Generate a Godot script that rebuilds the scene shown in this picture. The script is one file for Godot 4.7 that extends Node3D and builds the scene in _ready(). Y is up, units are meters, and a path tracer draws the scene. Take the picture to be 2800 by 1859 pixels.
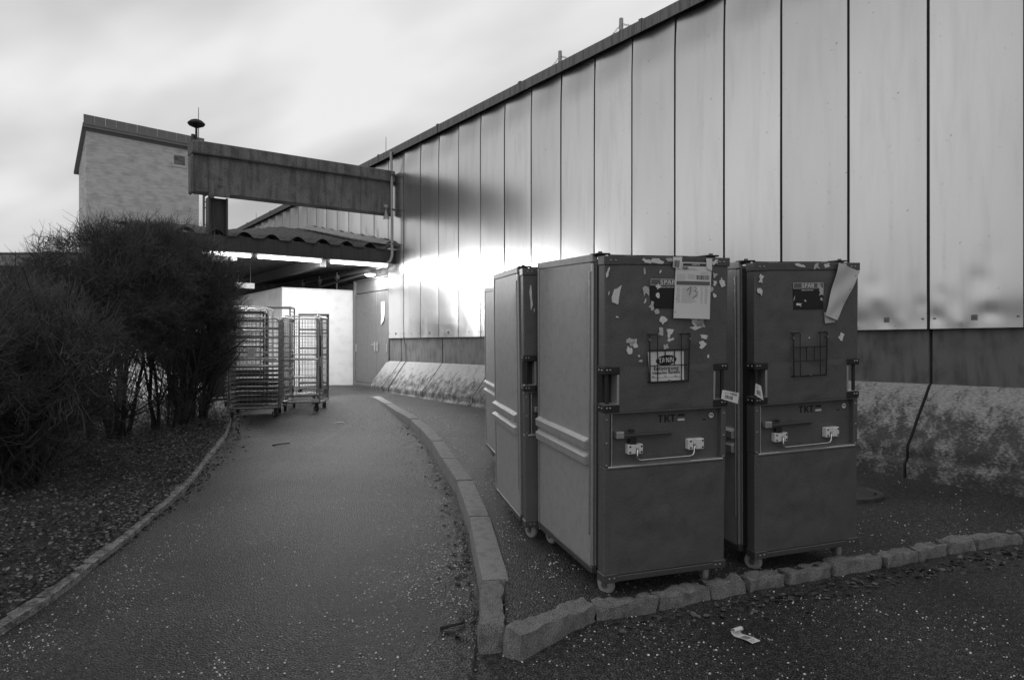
extends Node3D
# Service yard behind a metal-clad hall: four insulated roll boxes, nested wire trolleys, a clipped hedge, lamps under a canopy.
# World: camera looks along -Z; "zd" below is the distance in front of it (-z). The hall wall runs away to the left.

const AL := 0.619857                     # the wall's turn to the line of sight
const WD := 7.3                          # distance of the wall from the camera
const PW := 0.805                        # width of a cladding panel
const SEAM := 3.22
var P0 := Vector3(WD * cos(AL), 0, -WD * sin(AL))
var WU := Vector3(-sin(AL), 0, -cos(AL)) # along the wall, away
var WV := Vector3(-cos(AL), 0, sin(AL))  # out of the wall
var M := {}
var used := {}
var rng := RandomNumberGenerator.new()

# ---------------------------------------------------------------- mesh helpers
class MB:
	var v := PackedVector3Array()
	var n := PackedVector3Array()
	var uv := PackedVector2Array()
	var col := PackedColorArray()
	var tint := false
	func tri(a: Vector3, b: Vector3, c: Vector3, na: Vector3, nb: Vector3, nc: Vector3, ua := Vector2.ZERO, ub := Vector2.ZERO, uc := Vector2.ZERO) -> void:
		if (b - a).cross(c - a).dot(na + nb + nc) > 0.0:
			v.append_array([a, c, b]); n.append_array([na, nc, nb]); uv.append_array([ua, uc, ub])
		else:
			v.append_array([a, b, c]); n.append_array([na, nb, nc]); uv.append_array([ua, ub, uc])
	func quad(a: Vector3, b: Vector3, c: Vector3, d: Vector3, hint: Vector3) -> void:
		var q := (c - a).cross(d - b).normalized()
		if q.dot(hint) < 0.0: q = -q
		tri(a, b, c, q, q, q, Vector2(0, 1), Vector2(1, 1), Vector2(1, 0)); tri(a, c, d, q, q, q, Vector2(0, 1), Vector2(1, 0), Vector2(0, 0))
	func box(c: Vector3, s: Vector3, bev := 0.0, b := Basis.IDENTITY) -> void:
		var h := s / 2.0
		var e: float = minf(bev, minf(h.x, minf(h.y, h.z)) * 0.9)
		var ax := [Vector3.RIGHT, Vector3.UP, Vector3.BACK]
		for k in 3:
			for sg in [-1.0, 1.0]:
				var u: Vector3 = ax[(k + 1) % 3]; var w: Vector3 = ax[(k + 2) % 3]; var o: Vector3 = ax[k] * sg * h[k]
				var hu: float = h[(k + 1) % 3] - e; var hw: float = h[(k + 2) % 3] - e
				quad(c + b * (o - u * hu - w * hw), c + b * (o + u * hu - w * hw), c + b * (o + u * hu + w * hw), c + b * (o - u * hu + w * hw), b * (ax[k] * sg))
		if e <= 0.0: return
		for k in 3:
			var i := (k + 1) % 3; var j := (k + 2) % 3
			for si in [-1.0, 1.0]:
				for sj in [-1.0, 1.0]:
					var p1: Vector3 = ax[i] * si * h[i] + ax[j] * sj * (h[j] - e); var p2: Vector3 = ax[i] * si * (h[i] - e) + ax[j] * sj * h[j]
					var l: Vector3 = ax[k] * (h[k] - e)
					quad(c + b * (p1 - l), c + b * (p1 + l), c + b * (p2 + l), c + b * (p2 - l), b * (ax[i] * si + ax[j] * sj))
		for sx in [-1.0, 1.0]:
			for sy in [-1.0, 1.0]:
				for sz in [-1.0, 1.0]:
					var g := Vector3(sx, sy, sz); var nn: Vector3 = b * g.normalized()
					tri(c + b * (g * (h - Vector3(0, e, e))), c + b * (g * (h - Vector3(e, 0, e))), c + b * (g * (h - Vector3(e, e, 0))), nn, nn, nn)
	func span(a: Vector3, c: Vector3, bev := 0.0) -> void:   # a box between two corners
		box((a + c) / 2.0, (c - a).abs(), bev)
	func tube(path: Array, r0: float, r1 := -1.0, sides := 6, caps := true) -> void:
		if r1 < 0.0: r1 = r0
		var m := path.size()
		var prev_t: Vector3 = (path[1] - path[0]).normalized()
		var side := prev_t.cross(Vector3.UP if absf(prev_t.y) < 0.9 else Vector3.RIGHT).normalized()
		var rings := []; var norms := []
		for i in m:
			var t: Vector3 = ((path[mini(i + 1, m - 1)] as Vector3) - (path[maxi(i - 1, 0)] as Vector3)).normalized()
			side = (side - t * side.dot(t)).normalized()
			var up := t.cross(side)
			var r := lerpf(r0, r1, float(i) / (m - 1)); var ring := []; var nr := []
			for k in sides:
				var a := TAU * k / sides; var q := side * cos(a) + up * sin(a)
				ring.append(path[i] + q * r); nr.append(q)
			rings.append(ring); norms.append(nr)
		for i in m - 1:
			for k in sides:
				var j := (k + 1) % sides
				tri(rings[i][k], rings[i + 1][k], rings[i + 1][j], norms[i][k], norms[i + 1][k], norms[i + 1][j])
				tri(rings[i][k], rings[i + 1][j], rings[i][j], norms[i][k], norms[i + 1][j], norms[i][j])
		if caps:
			for e in [0, m - 1]:
				var t2: Vector3 = (path[1] - path[0]).normalized() * -1.0 if e == 0 else (path[m - 1] - path[m - 2]).normalized()
				for k in range(1, sides - 1): tri(rings[e][0], rings[e][k], rings[e][k + 1], t2, t2, t2)
	func disc(c: Vector3, axis: Vector3, r: float, half: float, sides := 14, rim := 0.0) -> void:   # a short cylinder, rounded at the rim
		var t := axis.normalized(); var s := t.cross(Vector3.UP if absf(t.y) < 0.9 else Vector3.RIGHT).normalized(); var u := t.cross(s)
		var prof := [[0.0, half], [r - rim, half], [r, half - rim], [r, -half + rim], [r - rim, -half], [0.0, -half]]
		lathe(Transform3D(Basis(s, t, u), c), prof, sides)
	func lathe(xf: Transform3D, prof: Array, sides := 16, smooth := false) -> void:   # profile [radius, height]
		for i in prof.size() - 1:
			var p: Array = prof[i]; var q: Array = prof[i + 1]
			var e := Vector2(q[0] - p[0], q[1] - p[1])
			if e.length() < 1e-6: continue
			var nn := Vector2(-e.y, e.x).normalized()
			var hint: float = 1.0 if nn.x * (p[0] + q[0]) + nn.y * (p[1] + q[1]) * 0.01 >= 0.0 else -1.0
			if absf(nn.x) < 0.05: hint = 1.0 if nn.y * (p[1] + q[1]) >= 0.0 else -1.0
			nn *= hint
			for k in sides:
				var a := TAU * k / sides; var b := TAU * (k + 1) / sides
				var da := Vector3(cos(a), 0, sin(a)); var db := Vector3(cos(b), 0, sin(b))
				var A: Vector3 = xf * (da * p[0] + Vector3.UP * p[1]); var B: Vector3 = xf * (db * p[0] + Vector3.UP * p[1])
				var C: Vector3 = xf * (db * q[0] + Vector3.UP * q[1]); var D: Vector3 = xf * (da * q[0] + Vector3.UP * q[1])
				var na := (xf.basis * (da * nn.x + Vector3.UP * nn.y)).normalized(); var nb := (xf.basis * (db * nn.x + Vector3.UP * nn.y)).normalized()
				if p[0] > 1e-6: tri(A, B, C, na, nb, nb)
				if q[0] > 1e-6: tri(A, C, D, na, nb, na)
	func prism(poly: PackedVector2Array, z0: float, z1: float, xf := Transform3D.IDENTITY) -> void:   # a profile in x, y drawn out along z
		var ccw := not Geometry2D.is_polygon_clockwise(poly)
		for i in poly.size():
			var a := poly[i]; var b := poly[(i + 1) % poly.size()]; var e := b - a
			var o := Vector2(e.y, -e.x) if ccw else Vector2(-e.y, e.x)
			quad(xf * Vector3(a.x, a.y, z0), xf * Vector3(b.x, b.y, z0), xf * Vector3(b.x, b.y, z1), xf * Vector3(a.x, a.y, z1), xf.basis * Vector3(o.x, o.y, 0))
		var t := Geometry2D.triangulate_polygon(poly)
		for i in range(0, t.size(), 3):
			for e in [[z0, -1.0], [z1, 1.0]]:
				var q: Vector3 = (xf.basis * Vector3(0, 0, e[1])).normalized()
				tri(xf * Vector3(poly[t[i]].x, poly[t[i]].y, e[0]), xf * Vector3(poly[t[i + 1]].x, poly[t[i + 1]].y, e[0]), xf * Vector3(poly[t[i + 2]].x, poly[t[i + 2]].y, e[0]), q, q, q)
	func sheet(f: Callable, nu: int, nv: int, up: Vector3, colour = null) -> void:   # a smooth grid: f(s, t) -> point, s and t from 0 to 1
		var p := []; var c := []
		for j in nv + 1:
			for i in nu + 1:
				p.append(f.call(float(i) / nu, float(j) / nv))
				if colour != null: c.append(colour.call(p[-1]))
		var w := nu + 1; var ns := []
		for j in nv + 1:
			for i in nu + 1:
				var dx: Vector3 = p[j * w + mini(i + 1, nu)] - p[j * w + maxi(i - 1, 0)]; var dy: Vector3 = p[mini(j + 1, nv) * w + i] - p[maxi(j - 1, 0) * w + i]
				var q := dx.cross(dy).normalized()
				ns.append(q if q.dot(up) >= 0.0 else -q)
		for j in nv:
			for i in nu:
				var k := [j * w + i, j * w + i + 1, (j + 1) * w + i + 1, (j + 1) * w + i]
				for tr in [[0, 1, 2], [0, 2, 3]]:
					var id := [k[tr[0]], k[tr[1]], k[tr[2]]]
					if (p[id[1]] - p[id[0]]).cross(p[id[2]] - p[id[0]]).dot(up) > 0.0: id = [id[0], id[2], id[1]]
					for q2 in id:
						v.append(p[q2]); n.append(ns[q2]); uv.append(Vector2(float(q2 % w) / nu, float(q2 / w) / nv))
						if colour != null: col.append(c[q2])
		tint = tint or colour != null
	func mesh() -> ArrayMesh:
		var a := []; a.resize(Mesh.ARRAY_MAX)
		a[Mesh.ARRAY_VERTEX] = v; a[Mesh.ARRAY_NORMAL] = n; a[Mesh.ARRAY_TEX_UV] = uv
		if tint and col.size() == v.size(): a[Mesh.ARRAY_COLOR] = col
		var m := ArrayMesh.new(); m.add_surface_from_arrays(Mesh.PRIMITIVE_TRIANGLES, a); return m

func numbered(called: String) -> String:
	if not used.has(called): used[called] = 0; return called
	used[called] += 1
	return "%s_%03d" % [called, used[called]]
func obj(mb: MB, called: String, m: Material, parent: Node = self) -> MeshInstance3D:
	return put(mb.mesh(), called, m, parent)
func put(me: Mesh, called: String, m: Material, parent: Node = self) -> MeshInstance3D:
	var o := MeshInstance3D.new(); o.mesh = me; o.material_override = m
	o.name = numbered(called) if parent == self else called
	parent.add_child(o, true); return o
func thing(called: String, label: String, category: String, at := Transform3D.IDENTITY, group := "") -> Node3D:
	var o := Node3D.new(); o.name = numbered(called); add_child(o); o.transform = at
	tag(o, label, category, group); return o
func tag(o: Node, label: String, category: String, group := "") -> void:
	o.set_meta("label", label); o.set_meta("category", category)
	if group: o.set_meta("group", group)
func struct(mb: MB, called: String, m: Material) -> MeshInstance3D:
	var o := obj(mb, called, m); o.set_meta("kind", "structure"); return o
func copy(o: Node3D, label := "") -> Node3D:
	var c: Node3D = o.duplicate(); c.name = numbered(String(o.name)); add_child(c)
	if label: c.set_meta("label", label)
	return c
func lettering(txt: String, h: float, m: Material, parent: Node, at: Transform3D, serif := false, bold := true, depth := 0.0008) -> void:
	var f := SystemFont.new(); f.font_names = ["Droid Serif" if serif else "Droid Sans"]; f.font_weight = 700 if bold else 400
	var t := TextMesh.new(); t.text = txt; t.font = f; t.font_size = 64; t.pixel_size = h / 46.0; t.depth = depth; t.curve_step = 2.0
	t.horizontal_alignment = HORIZONTAL_ALIGNMENT_CENTER; t.vertical_alignment = VERTICAL_ALIGNMENT_CENTER
	var o := put(t, "lettering", m, parent); o.transform = at
func xf(x: float, y: float, z: float, turn := 0.0, sx := 1.0) -> Transform3D:
	return Transform3D(Basis(Vector3.BACK, turn).scaled_local(Vector3(sx, 1, 1)), Vector3(x, y, z))

# ---------------------------------------------------------------- materials
func grey(l: float) -> Color: return Color(l, l, l).linear_to_srgb()
func mat(l: float, rough := 0.8, metal := 0.0, spec := 0.5) -> StandardMaterial3D:
	var m := StandardMaterial3D.new(); m.albedo_color = grey(l); m.roughness = rough; m.metallic = metal; m.metallic_specular = spec
	return m
# A seamless grain: noise mapped through points [noise 0..1, linear value]; stretch makes streaks along y.
func grain(size: int, freq: float, oct: int, curve: Array, sd: int, kind := FastNoiseLite.TYPE_SIMPLEX, stretch := 1) -> Image:
	var f := FastNoiseLite.new(); f.noise_type = kind; f.frequency = freq; f.seed = sd
	f.fractal_type = FastNoiseLite.FRACTAL_FBM if oct > 1 else FastNoiseLite.FRACTAL_NONE; f.fractal_octaves = oct
	var im := f.get_seamless_image(size, size / stretch, false, false, 0.12, true)
	if stretch > 1: im.resize(size, size, Image.INTERPOLATE_CUBIC)
	if im.get_format() != Image.FORMAT_L8: im.convert(Image.FORMAT_L8)
	var lut := PackedByteArray(); lut.resize(256)
	for i in 256:
		var x := i / 255.0; var y: float = curve[-1][1]
		for k in curve.size() - 1:
			if x <= curve[k + 1][0]:
				y = lerpf(curve[k][1], curve[k + 1][1], clampf((x - curve[k][0]) / maxf(curve[k + 1][0] - curve[k][0], 1e-4), 0, 1)); break
		lut[i] = int(clampf(grey(clampf(y, 0, 1)).r * 255.0, 0, 255))
	var d := im.get_data()
	for i in d.size(): d[i] = lut[d[i]]
	return Image.create_from_data(size, size, false, Image.FORMAT_L8, d)
func times(a: Image, b: Image) -> Image:   # product of two grains, in their stored values
	var x := a.get_data(); var y := b.get_data()
	for i in x.size(): x[i] = x[i] * y[i] / 255
	return Image.create_from_data(a.get_width(), a.get_height(), false, Image.FORMAT_L8, x)
func tex(im: Image) -> ImageTexture:
	if not made.has(im):
		var c := im.duplicate(); c.convert(Image.FORMAT_RGB8); made[im] = ImageTexture.create_from_image(c)
	return made[im]
var made := {}   # one texture for each grain
func dressed(l: float, im: Image, metres: float, rough := 0.8, bump: Image = null, depth := 0.0, metal := 0.0, world := true) -> StandardMaterial3D:
	var m := mat(l, rough, metal); m.albedo_texture = tex(im)
	m.uv1_triplanar = true; m.uv1_world_triplanar = world; m.uv1_scale = Vector3.ONE / metres; m.uv1_triplanar_sharpness = 4.0
	if bump:
		m.heightmap_enabled = true; m.heightmap_texture = tex(bump); m.heightmap_scale = depth
	return m

# Pale concrete with black growth and grime, as the sloped stones carry it: patches with ragged outlines, thick on the lower part and the lip. v runs down the face.
var grown := {}
func growth(hold: float, sd: int) -> ImageTexture:
	if grown.has(sd): return grown[sd]
	var a := FastNoiseLite.new(); a.seed = sd; a.frequency = 0.016; a.fractal_octaves = 7; a.fractal_gain = 0.7
	var b := FastNoiseLite.new(); b.seed = sd + 7; b.frequency = 0.09; b.fractal_octaves = 3
	var c := FastNoiseLite.new(); c.seed = sd + 9; c.frequency = 0.35
	var im := Image.create(1024, 512, false, Image.FORMAT_RGB8)
	for y in 512:
		var reach := smoothstep(0.06, 0.52, y / 512.0) * 0.75
		for x in 1024:
			var n := a.get_noise_2d(x, y * 0.5) * 1.1 + b.get_noise_2d(x, y) * 0.5 + reach + 0.42 - hold
			var l := lerpf(0.74, 0.15, smoothstep(-0.5, 0.6, n)) * (0.82 + 0.28 * b.get_noise_2d(x * 0.7 + 300.0, y) + 0.25 * c.get_noise_2d(x, y))
			im.set_pixel(x, y, grey(clampf(l, 0.02, 1.0)))
	grown[sd] = ImageTexture.create_from_image(im); return grown[sd]
func make_materials() -> void:
	var fine := grain(1024, 0.13, 2, [[0.0, 0.08], [0.38, 0.14], [0.5, 0.38], [0.6, 0.72], [0.7, 1.0]], 3)
	var grit := grain(1024, 0.03, 5, [[0.3, 0.45], [0.5, 0.75], [0.68, 1.0]], 4)
	var asph := times(fine, grit)
	var relief := grain(1024, 0.1, 3, [[0.3, 0.0], [0.5, 0.4], [0.7, 1.0]], 5)
	M.asphalt = dressed(0.16, asph, 1.8, 0.5, relief, 0.8); M.asphalt.vertex_color_use_as_albedo = true; M.asphalt.metallic_specular = 0.46
	M.soil = dressed(0.24, asph, 1.1, 0.95, relief, 1.2); M.soil.vertex_color_use_as_albedo = true
	var conc := grain(1024, 0.012, 6, [[0.2, 0.4], [0.42, 0.7], [0.55, 0.92], [0.8, 1.0]], 8)
	var pores := grain(1024, 0.08, 3, [[0.25, 0.4], [0.42, 0.75], [0.6, 1.0]], 9)
	var fine2 := grain(1024, 0.05, 5, [[0.3, 0.35], [0.45, 0.75], [0.55, 1.0]], 24)
	var scuffed := grain(1024, 0.006, 6, [[0.2, 0.75], [0.5, 0.95], [0.8, 1.0]], 10)
	var cp := times(conc, pores)
	M.concrete = dressed(0.34, cp, 2.2, 0.9, pores, 0.12)
	M.kerb = dressed(0.36, times(pores, scuffed), 0.8, 0.9)
	M.edging = dressed(0.42, cp, 1.5, 0.92, pores, 0.3)
	var speck := grain(1024, 0.07, 3, [[0.2, 0.5], [0.4, 0.75], [0.55, 0.95], [0.7, 1.0]], 11)
	M.granite = dressed(0.30, times(fine2, scuffed), 0.5, 0.88, pores, 0.6)
	var streak := grain(1024, 0.02, 5, [[0.0, 0.4], [0.35, 0.75], [0.6, 0.92], [1.0, 1.0]], 14, FastNoiseLite.TYPE_SIMPLEX, 16)
	var run := grain(1024, 0.016, 5, [[0.1, 0.93], [0.4, 0.98], [0.6, 1.0]], 31, FastNoiseLite.TYPE_SIMPLEX, 8)
	var streak_mild := grain(1024, 0.013, 5, [[0.2, 0.62], [0.45, 0.86], [0.7, 1.0]], 15, FastNoiseLite.TYPE_SIMPLEX, 8)
	M.beam = dressed(0.26, times(times(streak_mild, scuffed), pores), 2.4, 0.92, pores, 0.15)
	M.post = dressed(0.06, streak, 1.5, 0.6)
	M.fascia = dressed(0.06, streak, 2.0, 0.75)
	# weathered base stones: pale concrete with dark, grainy growth in blotches
	for q in [["base", 0.98, 21], ["base_dark", 0.78, 22]]:
		for half in 2:
			var m := mat(0.5, 0.93); m.albedo_texture = growth(q[1], q[2]); m.uv1_scale = Vector3(0.5, 1, 1); m.uv1_offset = Vector3(0.5 * half, 0, 0)
			M[q[0] + str(half)] = m
	M.plinth = dressed(0.15, times(scuffed, grain(1024, 0.02, 5, [[0.2, 0.7], [0.5, 0.95], [1.0, 1.0]], 23, FastNoiseLite.TYPE_SIMPLEX, 4)), 3.1, 0.85)
	# cladding: dull aluminium, faint vertical run marks
	var soot := grain(1024, 0.03, 5, [[0.0, 0.35], [0.07, 0.75], [0.12, 1.0], [1.0, 1.0]], 32)
	var rs := times(run, soot)
	M.clad = dressed(0.76, rs, 4.3, 0.27, null, 0.0, 0.92)
	M.clad_b = dressed(0.73, rs, 5.1, 0.29, null, 0.0, 0.92)
	M.clad_c = dressed(0.78, rs, 3.7, 0.26, null, 0.0, 0.92)
	M.coping = dressed(0.22, times(streak, run), 1.3, 0.5, null, 0.0, 0.6)
	M.dark = mat(0.012, 0.9); M.black = mat(0.015, 0.55); M.rubber = mat(0.02, 0.85)
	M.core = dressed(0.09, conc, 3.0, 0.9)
	# boxes
	var scuff := grain(1024, 0.012, 7, [[0.05, 0.82], [0.3, 0.94], [0.6, 0.99], [0.8, 1.0]], 41)
	var brush := grain(1024, 0.2, 2, [[0.2, 0.72], [0.5, 0.88], [0.8, 1.0]], 42, FastNoiseLite.TYPE_SIMPLEX, 2)
	var sb := times(scuff, brush)
	M.box = dressed(0.145, sb, 1.6, 0.5, brush, 0.02, 0.25, false)
	M.box_side = dressed(0.50, sb, 1.2, 0.5, brush, 0.03, 0.3, false)
	M.box_frame = dressed(0.12, scuff, 0.6, 0.42, null, 0.0, 0.5, false)
	M.alu = dressed(0.6, scuff, 0.5, 0.35, null, 0.0, 0.8, false)
	M.rib_cap = dressed(0.8, scuff, 0.5, 0.35, null, 0.0, 0.4, false)
	M.bracket = dressed(0.035, scuff, 0.4, 0.4, null, 0.0, 0.3, false)
	M.white_plastic = mat(0.7, 0.5); M.chrome = mat(0.6, 0.22, 1.0); M.tyre = mat(0.30, 0.6); M.rivet = mat(0.35, 0.3, 0.9)
	M.plate = mat(0.008, 0.35); M.ink = mat(0.01, 0.7); M.strip = mat(0.12, 0.5); M.print_white = mat(0.65, 0.6)
	var prn := grain(512, 0.06, 2, [[0.0, 0.35], [0.36, 0.6], [0.46, 1.0], [1.0, 1.0]], 51, FastNoiseLite.TYPE_SIMPLEX, 1)
	M.scrap = dressed(0.85, prn, 0.16, 0.8, null, 0.0, 0.0, false); M.scrap_b = dressed(0.6, prn, 0.11, 0.8, null, 0.0, 0.0, false)
	M.paper = mat(0.72, 0.85); M.paper.backlight_enabled = true; M.paper.backlight = Color(0.15, 0.15, 0.15)
	# plants
	M.twig = dressed(0.13, grit, 0.3, 0.9); M.twig.vertex_color_use_as_albedo = true
	M.bark = dressed(0.06, times(streak, grit), 0.6, 0.95, relief, 0.4)
	M.leaf = mat(1.0, 0.9); M.leaf.vertex_color_use_as_albedo = true
	M.stone = mat(1.0, 0.7); M.stone.vertex_color_use_as_albedo = true
	# yard
	M.wire = mat(0.3, 0.35, 0.8); M.wire_dark = mat(0.06, 0.45, 0.5); M.shelf = mat(0.13, 0.5, 0.4)
	M.white_wall = dressed(0.74, grain(1024, 0.008, 5, [[0.0, 0.8], [0.5, 0.97], [1.0, 1.0]], 61), 3.0, 0.8)
	M.door = dressed(0.17, times(run, scuff), 2.5, 0.6); M.pipe = mat(0.12, 0.6); M.downpipe = mat(0.4, 0.5, 0.3)
	var mason := grain(1024, 0.03, 4, [[0.2, 0.78], [0.45, 0.88], [0.55, 0.97], [1.0, 1.0]], 71)
	mason.resize(2048, 512, Image.INTERPOLATE_CUBIC); mason = mason.get_region(Rect2i(0, 0, 512, 512)); mason.resize(1024, 1024, Image.INTERPOLATE_CUBIC)
	M.tower = dressed(0.72, times(mason, scuffed), 3.4, 0.9, pores, 0.2)
	M.slate = dressed(0.22, scuff, 1.0, 0.7); M.roofing = dressed(0.16, cp, 2.0, 0.9, pores, 0.2)
	M.render_wall = dressed(0.2, conc, 3.0, 0.9)
	for k in ["plinth", "clad", "clad_b", "clad_c", "coping", "beam"]: M[k].uv1_world_triplanar = false; M[k].uv1_triplanar_sharpness = 14.0
	M.tube = mat(0.9, 0.4); M.tube.emission_enabled = true; M.tube.emission = Color.WHITE; M.tube.emission_energy_multiplier = 9.0

# ---------------------------------------------------------------- heights and lines of the yard
func slope(zd: float) -> float: return 0.0195 * clampf(zd, -4.0, 24.0)
func drop(zd: float) -> float: return 0.115 * (1.0 - smoothstep(10.0, 15.0, zd))
func path_y(zd: float, x := -1.0) -> float: return slope(zd) - drop(zd) * lerpf(1.0, 0.48, smoothstep(-0.25, 0.4, x)) - 0.005
func along(line: Array, zd: float) -> float:   # x of a line [x, zd] sorted by zd
	if zd <= line[0][1]: return line[0][0]
	for i in line.size() - 1:
		if zd <= line[i + 1][1]: return lerpf(line[i][0], line[i + 1][0], (zd - line[i][1]) / (line[i + 1][1] - line[i][1]))
	return line[-1][0]
const KERB := [[-0.165, 3.836], [-0.319, 5.18], [-0.51, 6.418], [-0.754, 7.523], [-1.003, 8.707], [-1.289, 9.843], [-1.587, 10.875], [-1.952, 11.887], [-2.37, 13.108], [-2.907, 14.608], [-3.3, 15.5], [-4.4, 17.6]]
const EDGE := [[-2.3, -3.0], [-2.46, 2.4], [-2.512, 3.3], [-2.54, 3.86], [-2.6, 4.25], [-2.64, 4.42], [-2.72, 4.95], [-2.87, 5.66], [-2.96, 6.15], [-3.087, 6.685], [-3.24, 7.25], [-3.423, 7.84], [-3.58, 8.4], [-3.73, 8.904], [-3.96, 9.7], [-4.234, 10.486], [-4.45, 11.1], [-4.7, 11.75]]
const GRAN := [[-0.01, 3.165], [0.40, 3.53], [0.74, 3.635], [1.05, 3.80], [1.28, 3.90], [1.54, 4.01], [1.87, 4.16], [2.25, 4.30], [2.52, 4.43], [2.79, 4.56], [3.05, 4.66], [3.46, 4.80], [3.9, 4.95], [4.4, 5.13]]
func W(u: float, y: float, v: float) -> Vector3: return P0 + WU * u + WV * v + Vector3.UP * y
func wall_frame(at: Vector3) -> Transform3D: return Transform3D(Basis(-WU, Vector3.UP, WV), at)   # x along the wall towards the camera, z out of it

func _ready() -> void:
	rng.seed = 7
	# camera
	var cam := Camera3D.new(); cam.position = Vector3(0, 1.378, 0); add_child(cam)
	cam.near = 0.05; cam.far = 400.0; cam.set_frustum(2.0 * 0.05 * 784.0 / 1620.0, Vector2(0, 0.05 * 11.0 / 1620.0), 0.05, 400.0); cam.current = true
	# sky, exposure
	var env := Environment.new(); env.background_mode = Environment.BG_SKY; env.tonemap_mode = Environment.TONE_MAPPER_LINEAR; env.tonemap_exposure = 0.98
	env.sdfgi_enabled = true; env.ssao_enabled = true; env.ssil_enabled = true
	env.sky = Sky.new(); env.sky.sky_material = cloudy_sky(); env.background_energy_multiplier = 1.0
	var we := WorldEnvironment.new(); we.environment = env; add_child(we)
	var sun := DirectionalLight3D.new(); sun.light_energy = 0.15; sun.light_angular_distance = 60.0; sun.shadow_enabled = true
	sun.rotation_degrees = Vector3(-55, -35, 0); add_child(sun)
	make_materials()
	ground()
	hall()
	yard_structures()
	kerbs()
	boxes()
	trolleys()
	hedge()
	litter()

func cloudy_sky() -> PanoramaSkyMaterial:
	var w := 1024; var h := 512
	var im := Image.create(w, h, false, Image.FORMAT_RGBF)
	var a := FastNoiseLite.new(); a.seed = 12; a.noise_type = FastNoiseLite.TYPE_SIMPLEX_SMOOTH; a.frequency = 0.55; a.fractal_octaves = 5
	var b := FastNoiseLite.new(); b.seed = 5; b.noise_type = FastNoiseLite.TYPE_SIMPLEX_SMOOTH; b.frequency = 0.22; b.fractal_octaves = 3
	for j in h:
		var el := PI / 2 - PI * (j + 0.5) / h
		for i in w:
			var az := TAU * ((i + 0.5) / w - 0.5)
			var l := 0.30
			if el > -0.05:
				var d := Vector3(sin(az) * cos(el), maxf(sin(el), 0.0), -cos(az) * cos(el))
				var k := 1.0 / (d.y + 0.16)
				var px := (d.x * 0.8 + d.z * 0.6) * k; var pz := (d.z * 0.8 - d.x * 0.6) * k
				var c := a.get_noise_2d(px * 0.8, pz * 1.9) * 0.75 + b.get_noise_2d(px * 0.8, pz * 1.2 + 9.0) * 0.75
				l = 0.60 + 0.62 * clampf(c - 0.14, -0.5, 0.34) + 0.08 * (1.0 - d.y)
			im.set_pixel(i, j, Color(l, l, l))
	var m := PanoramaSkyMaterial.new(); m.panorama = ImageTexture.create_from_image(im); return m

# ---------------------------------------------------------------- ground
func patches() -> Callable:
	var f := FastNoiseLite.new(); f.seed = 77; f.frequency = 0.55; f.fractal_octaves = 5
	var g := FastNoiseLite.new(); g.seed = 78; g.frequency = 1.9; g.fractal_octaves = 4
	return func(p: Vector3) -> Color:
		var c := 0.80 + 0.62 * f.get_noise_2d(p.x, p.z) + 0.22 * g.get_noise_2d(p.x, p.z)
		# pale sandy silt beside the kerb
		var k := -p.z
		var e := p.x - along(KERB, k)
		var sand := g.get_noise_2d(p.x * 1.4 + 31.0, p.z * 0.9) + 0.1
		if k > 5.5 and k < 12.0 and absf(e + 0.3) < 0.32 and sand > 0.12 and k > 8.3: c += 2.4 * smoothstep(0.12, 0.25, sand)
		if k > 5.0 and k < 9.5 and e > 0.16 and e < 0.48 and sand > 0.05: c += 2.0 * smoothstep(0.05, 0.2, sand)
		c = maxf(c, 0.2)
		return Color(c, c, c)
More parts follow.
